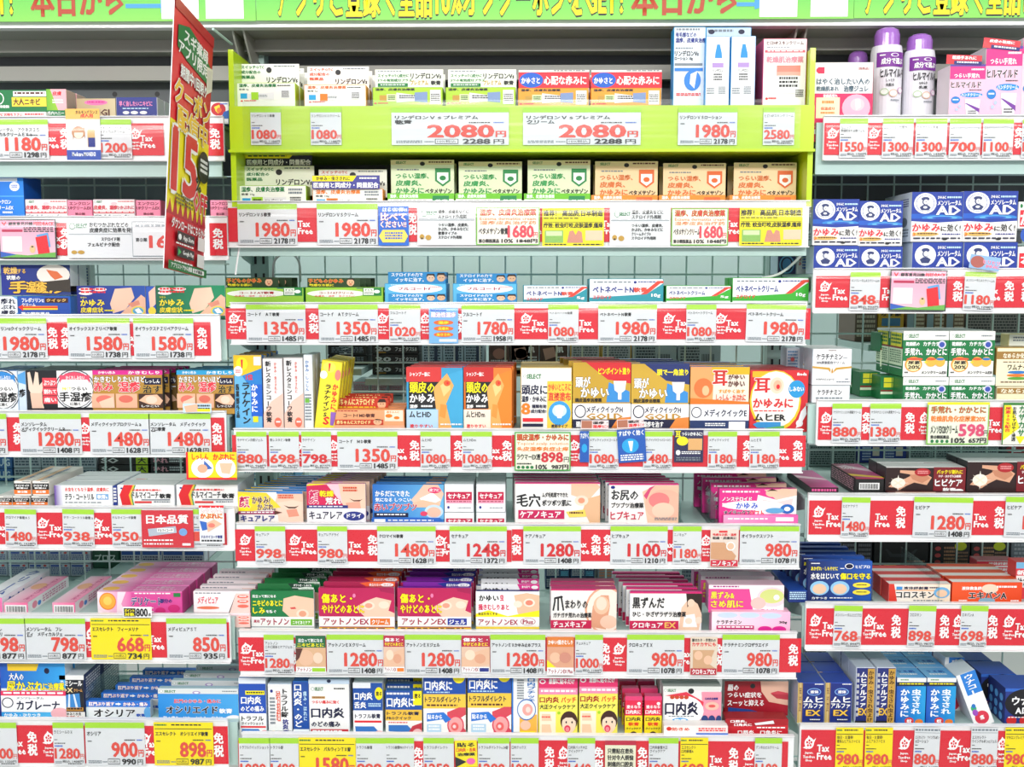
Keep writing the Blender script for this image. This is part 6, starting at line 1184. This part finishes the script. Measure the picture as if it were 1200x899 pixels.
FAR('medicine_carton', 'grey carton beyond the left grid', 66, 58, 456, 176, 'b0bcc4', GB, nx=3, ny=2)
FAR('medicine_carton', 'black and lime carton beyond the left grid', 462, 58, 700, 182, '202020', 'B 6 20 40 80 e0e0e0 SO;R 76 6 100 94 b8d820;B 80 16 96 84 181818 大', nx=1, ny=3)
FAR('medicine_carton', 'black carton with pink script beyond the left grid', 706, 58, 876, 182, '282428', 'B 8 20 50 80 f0a8b8 ひれ;L 54 20 94 80 2 a', nx=1, ny=3)
FAR('medicine_carton', 'blue carton at the left edge beyond the grid', -40, 58, 62, 180, '2868a8', 'B 10 20 90 80 c8e0f0 CUG', nx=1, ny=2)
FAR('medicine_carton', 'white carton with blue table print beyond the left grid', -60, 500, 430, 628, 'd0dce8', 'R 6 10 60 24 3858b0;L 6 30 94 90 4 6878a8;E 80 16 8 8 d04848', nx=5, ny=2)
FAR('medicine_carton', 'dark green carton beyond the left grid', 434, 500, 560, 590, '105038', 'B 10 20 90 60 d8e8e0 プロス')
FAR('medicine_carton', 'white carton with navy band beyond the left grid', 566, 498, 960, 560, 'd4dce6', 'R 4 10 96 40 3060b0;L 6 50 90 90 2 505880', nx=4)
V(900, 180, 4)
FAR('medicine_carton', 'brown carton beyond the right grid', 404, 742, 510, 880, '6c5848', 'L 8 10 90 90 5 c8b8a0')
FAR('medicine_carton', 'yellow and blue carton beyond the right grid', 512, 742, 636, 850, 'd8a820', 'B 10 4 90 18 k なま家;R 14 26 86 60 4880a8;O 14 70 90 96 y k フム')
FAR('medicine_carton', 'tan carton beyond the right grid', 644, 742, 920, 836, '806448', 'R 6 10 40 80 98b0b8;L 48 10 94 90 4 d8c8a8', nx=3)
FAR('medicine_carton', 'dull grey carton beyond the right grid', 926, 742, 1290, 880, '9c9890', 'L 6 10 94 90 8 404040', nx=3)
V(900, 520, 4)
FAR('medicine_carton', 'grey print carton beyond the right grid', 190, 4, 412, 104, 'a0b0b0', 'L 6 8 94 92 8 384848', nx=2)
FAR('medicine_carton', 'royal blue carton beyond the right grid', 430, 6, 648, 86, '203c98', 'R 54 10 84 60 e8d8c8;L 8 10 46 90 5 c0d0f0', nx=2)
FAR('medicine_carton', 'pale print carton beyond the right grid', 660, 6, 1080, 66, 'b8c8c8', 'L 6 8 94 92 5 405058', nx=4)
FAR('medicine_carton', 'dark carton with red lozenge beyond the right grid', 1090, 4, 1290, 56, '303038', 'E 50 40 40 40 a82028;B 30 20 70 60 w L.C')
FAR('mask_carton', 'black mask carton beyond the right grid', 490, 452, 752, 600, '101014', 'P 303238 20 26 80 26 70 50 30 50;P 101014 22 22 78 22 66 40 34 40;E 30 84 16 14 d8e020;E 30 84 12 9 101014;L 60 60 94 94 4 c08060', nx=1)
FAR('mask_carton', 'black carton with red discs beyond the right grid', 765, 452, 1128, 590, '181418', 'E 14 26 8 7 d05050;E 14 48 8 7 d05050;E 14 70 8 7 d05050;L 30 20 60 90 6 b88868;E 74 18 16 14 d8e020;L 62 36 94 90 5 a07860', nx=2)
FAR('mask_carton', 'plain dark carton beyond the right grid', 340, 452, 486, 600, '24262c', 'L 8 10 90 90 6 787880', nx=2)
FAR('mask_carton', 'slate grey carton beyond the right grid, right edge', 1134, 452, 1300, 590, '787c88', 'L 8 10 90 90 6 b0b4c0')
V(900, 640, 3.47)
FAR('medicine_carton', 'dark blue grey carton beyond the right grid, low', 150, 420, 330, 500, '343c48', 'L 8 10 90 90 5 90a0b0', nx=3)
V(250, 540, 3.4286)
FAR('medicine_carton', 'pale blue carton beyond the centre grid, low', 340, 420, 1200, 470, '90a8b8', 'L 8 10 90 90 3 405878', nx=6)
far_all()
# clear dividers and small clips
for lab, r, px, y, ln, dy in (('between wound liquid and red cartons', 'R5', 1024, 640, .17, .02), ('left of the orange cartons', 'R5', 1102, 655, .17, .02), ('beside the pink soft itch cartons', 'C5', 838, 590, .17, .02),
                        ('at the right of the skin photo cartons', 'C5', 798, 590, .17, .02), ('in front of mouth cream cartons', 'C7', 778, 830, .17, .02), ('left of grey and blue ointment cartons', 'L7', 100, 800, .17, .02)):
    z = ROWZ[r]; x = at(px, y, YR + dy).x
    m = MB(); m.box((-.0008, 0, 0), (.0008, ln, .05)); m.box((-.008, 0, 0), (.008, ln, .001))
    o = m.build('shelf_divider', M['divider']); o.location = (x, YR + dy, z); tag(o, 'clear acrylic divider ' + lab, 'divider')
def cable(lab, pts, r=.0022):
    m = MB(); P3 = [at(x, y, Y) for x, y, Y in pts]
    # smooth path through the points
    out = []
    for i in range(len(P3) - 1):
        p0, p1, p2, p3 = P3[max(i - 1, 0)], P3[i], P3[i + 1], P3[min(i + 2, len(P3) - 1)]
        for t in range(6):
            t /= 6
            out.append(.5 * ((2 * p1) + (-p0 + p2) * t + (2 * p0 - 5 * p1 + 4 * p2 - p3) * t * t + (-p0 + 3 * p1 - 3 * p2 + p3) * t ** 3))
    out.append(P3[-1])
    for a, b in zip(out, out[1:]): m.tube(a, b, r, (1, 1, 1, 1), 6)
    o = m.build('shelf_cable', M['white']); tag(o, lab, 'cable'); return o
cable('white cable curling down right of the centre shelf ends', [(945, 283, 1.66), (938, 300, 1.66), (915, 320, 1.67), (893, 326, 1.68)])
cable('white looped cable under the left end of lime box shelf', [(320, 330, 1.72), (322, 305, 1.70), (338, 296, 1.69), (350, 306, 1.72), (352, 330, 1.74)])
cable('short white hanger wire under left end of lime box', [(281, 288, 1.61), (278, 306, 1.61), (276, 322, 1.61)], .0015)
# hanging flag sign, square to the shelves
q = [at(205, -6, 1.345), at(250, 45, 1.58), at(248, 327, 1.58), at(192, 314, 1.345)]
n = (q[1] - q[0]).cross(q[3] - q[0]).normalized()
q[2] = q[2] - n * n.dot(q[2] - q[0])
c0 = sum(q, Vector()) / 4
m = MB()
ql = [p - c0 for p in q]; qb = [p + n * .0012 for p in ql]
m.poly(ql[::-1], col('c01020')); m.poly(qb, col('c01020'))
for i in range(4): m.poly([ql[i], ql[(i + 1) % 4], qb[(i + 1) % 4], qb[i]], col('e'))
o = m.build('flag_sign', M['card']); o.location = c0
F = Face(*ql, step=.0001)
if F.nrm[0] < 0: F.nrm = -F.nrm
F.art('G 0 0 100 100 f01830 d01428;R 0 44 100 78 fff020;' +
      ''.join('P c01020 %d 79 %d 79 %.1f %d;' % (i * 12.5 + .5, i * 12.5 + 13, i * 12.5 + 6.5, 73 - (i % 2) * 1.5) for i in range(8)) +
      'P w 100 8 100 8 100 8;R 0 0 100 4 c01020;P 087838 8 9 34 6 62 8 92 13 92 21 60 20 30 19 8 17;B 22 8 84 13 w スギ薬局;B 10 13.6 86 18.8 w アプリ限定;P f0e8d8 82 14 99 13 99 22 84 25;P e0d8d0 84 15 97 14 97 21 86 23;'
      'O 16 22 84 27 w a01020 期間中1回限り;O 4 28 96 37 f8c830 w クーポン;O 12 37.5 90 46.5 f8c830 w 配信中;O 4 47 64 70 e02030 w 15;B 62 60 78 66 k %;O 58 66 96 74 e02030 w OFF;E 82 55 16 6.5 181818;L 72 52 92 58 3 w;L 14 70.5 56 75 3 606020;'
      'O 6 80 94 84 w a01020 ダウンロードはこちらから;R 20 84.5 64 88.5 202020;B 34 85.5 62 88 w App Store;E 26 86.6 4 1.2 w;R 20 90.4 64 94.4 202020;P 40c060 23 91 30 92.4 23 94;B 34 91.4 62 93.6 w Google Play;L 14 96 60 97 1 w;R 72 84 92 89.4 f0f0f0;R 72 91 92 96.2 f0f0f0;L 16 89 60 90 1 w;'
      'R 0 96.6 100 100 087838;B 6 97.2 58 99.2 w アプリストアから検索;R 60 97.4 92 99.2 w;B 62 97.6 86 99 k スギ薬局')
F.build(o, ('sign_print', 'lettering'))
tag(o, 'red and yellow 15% off flag sign hanging square to the shelves', 'sign')
s = MB(); a = at(250, 50, 1.58) - c0; s.tube(a + Vector((0, .0, .02)), a + Vector((0, .1, .02)), .002, col('a')); s.build('sign_clip', M['metal'], o)
bpy.data.objects.remove(_to)
for o in list(COL.objects):
    for k in ('top', 'front'):
        if k in o: del o[k]
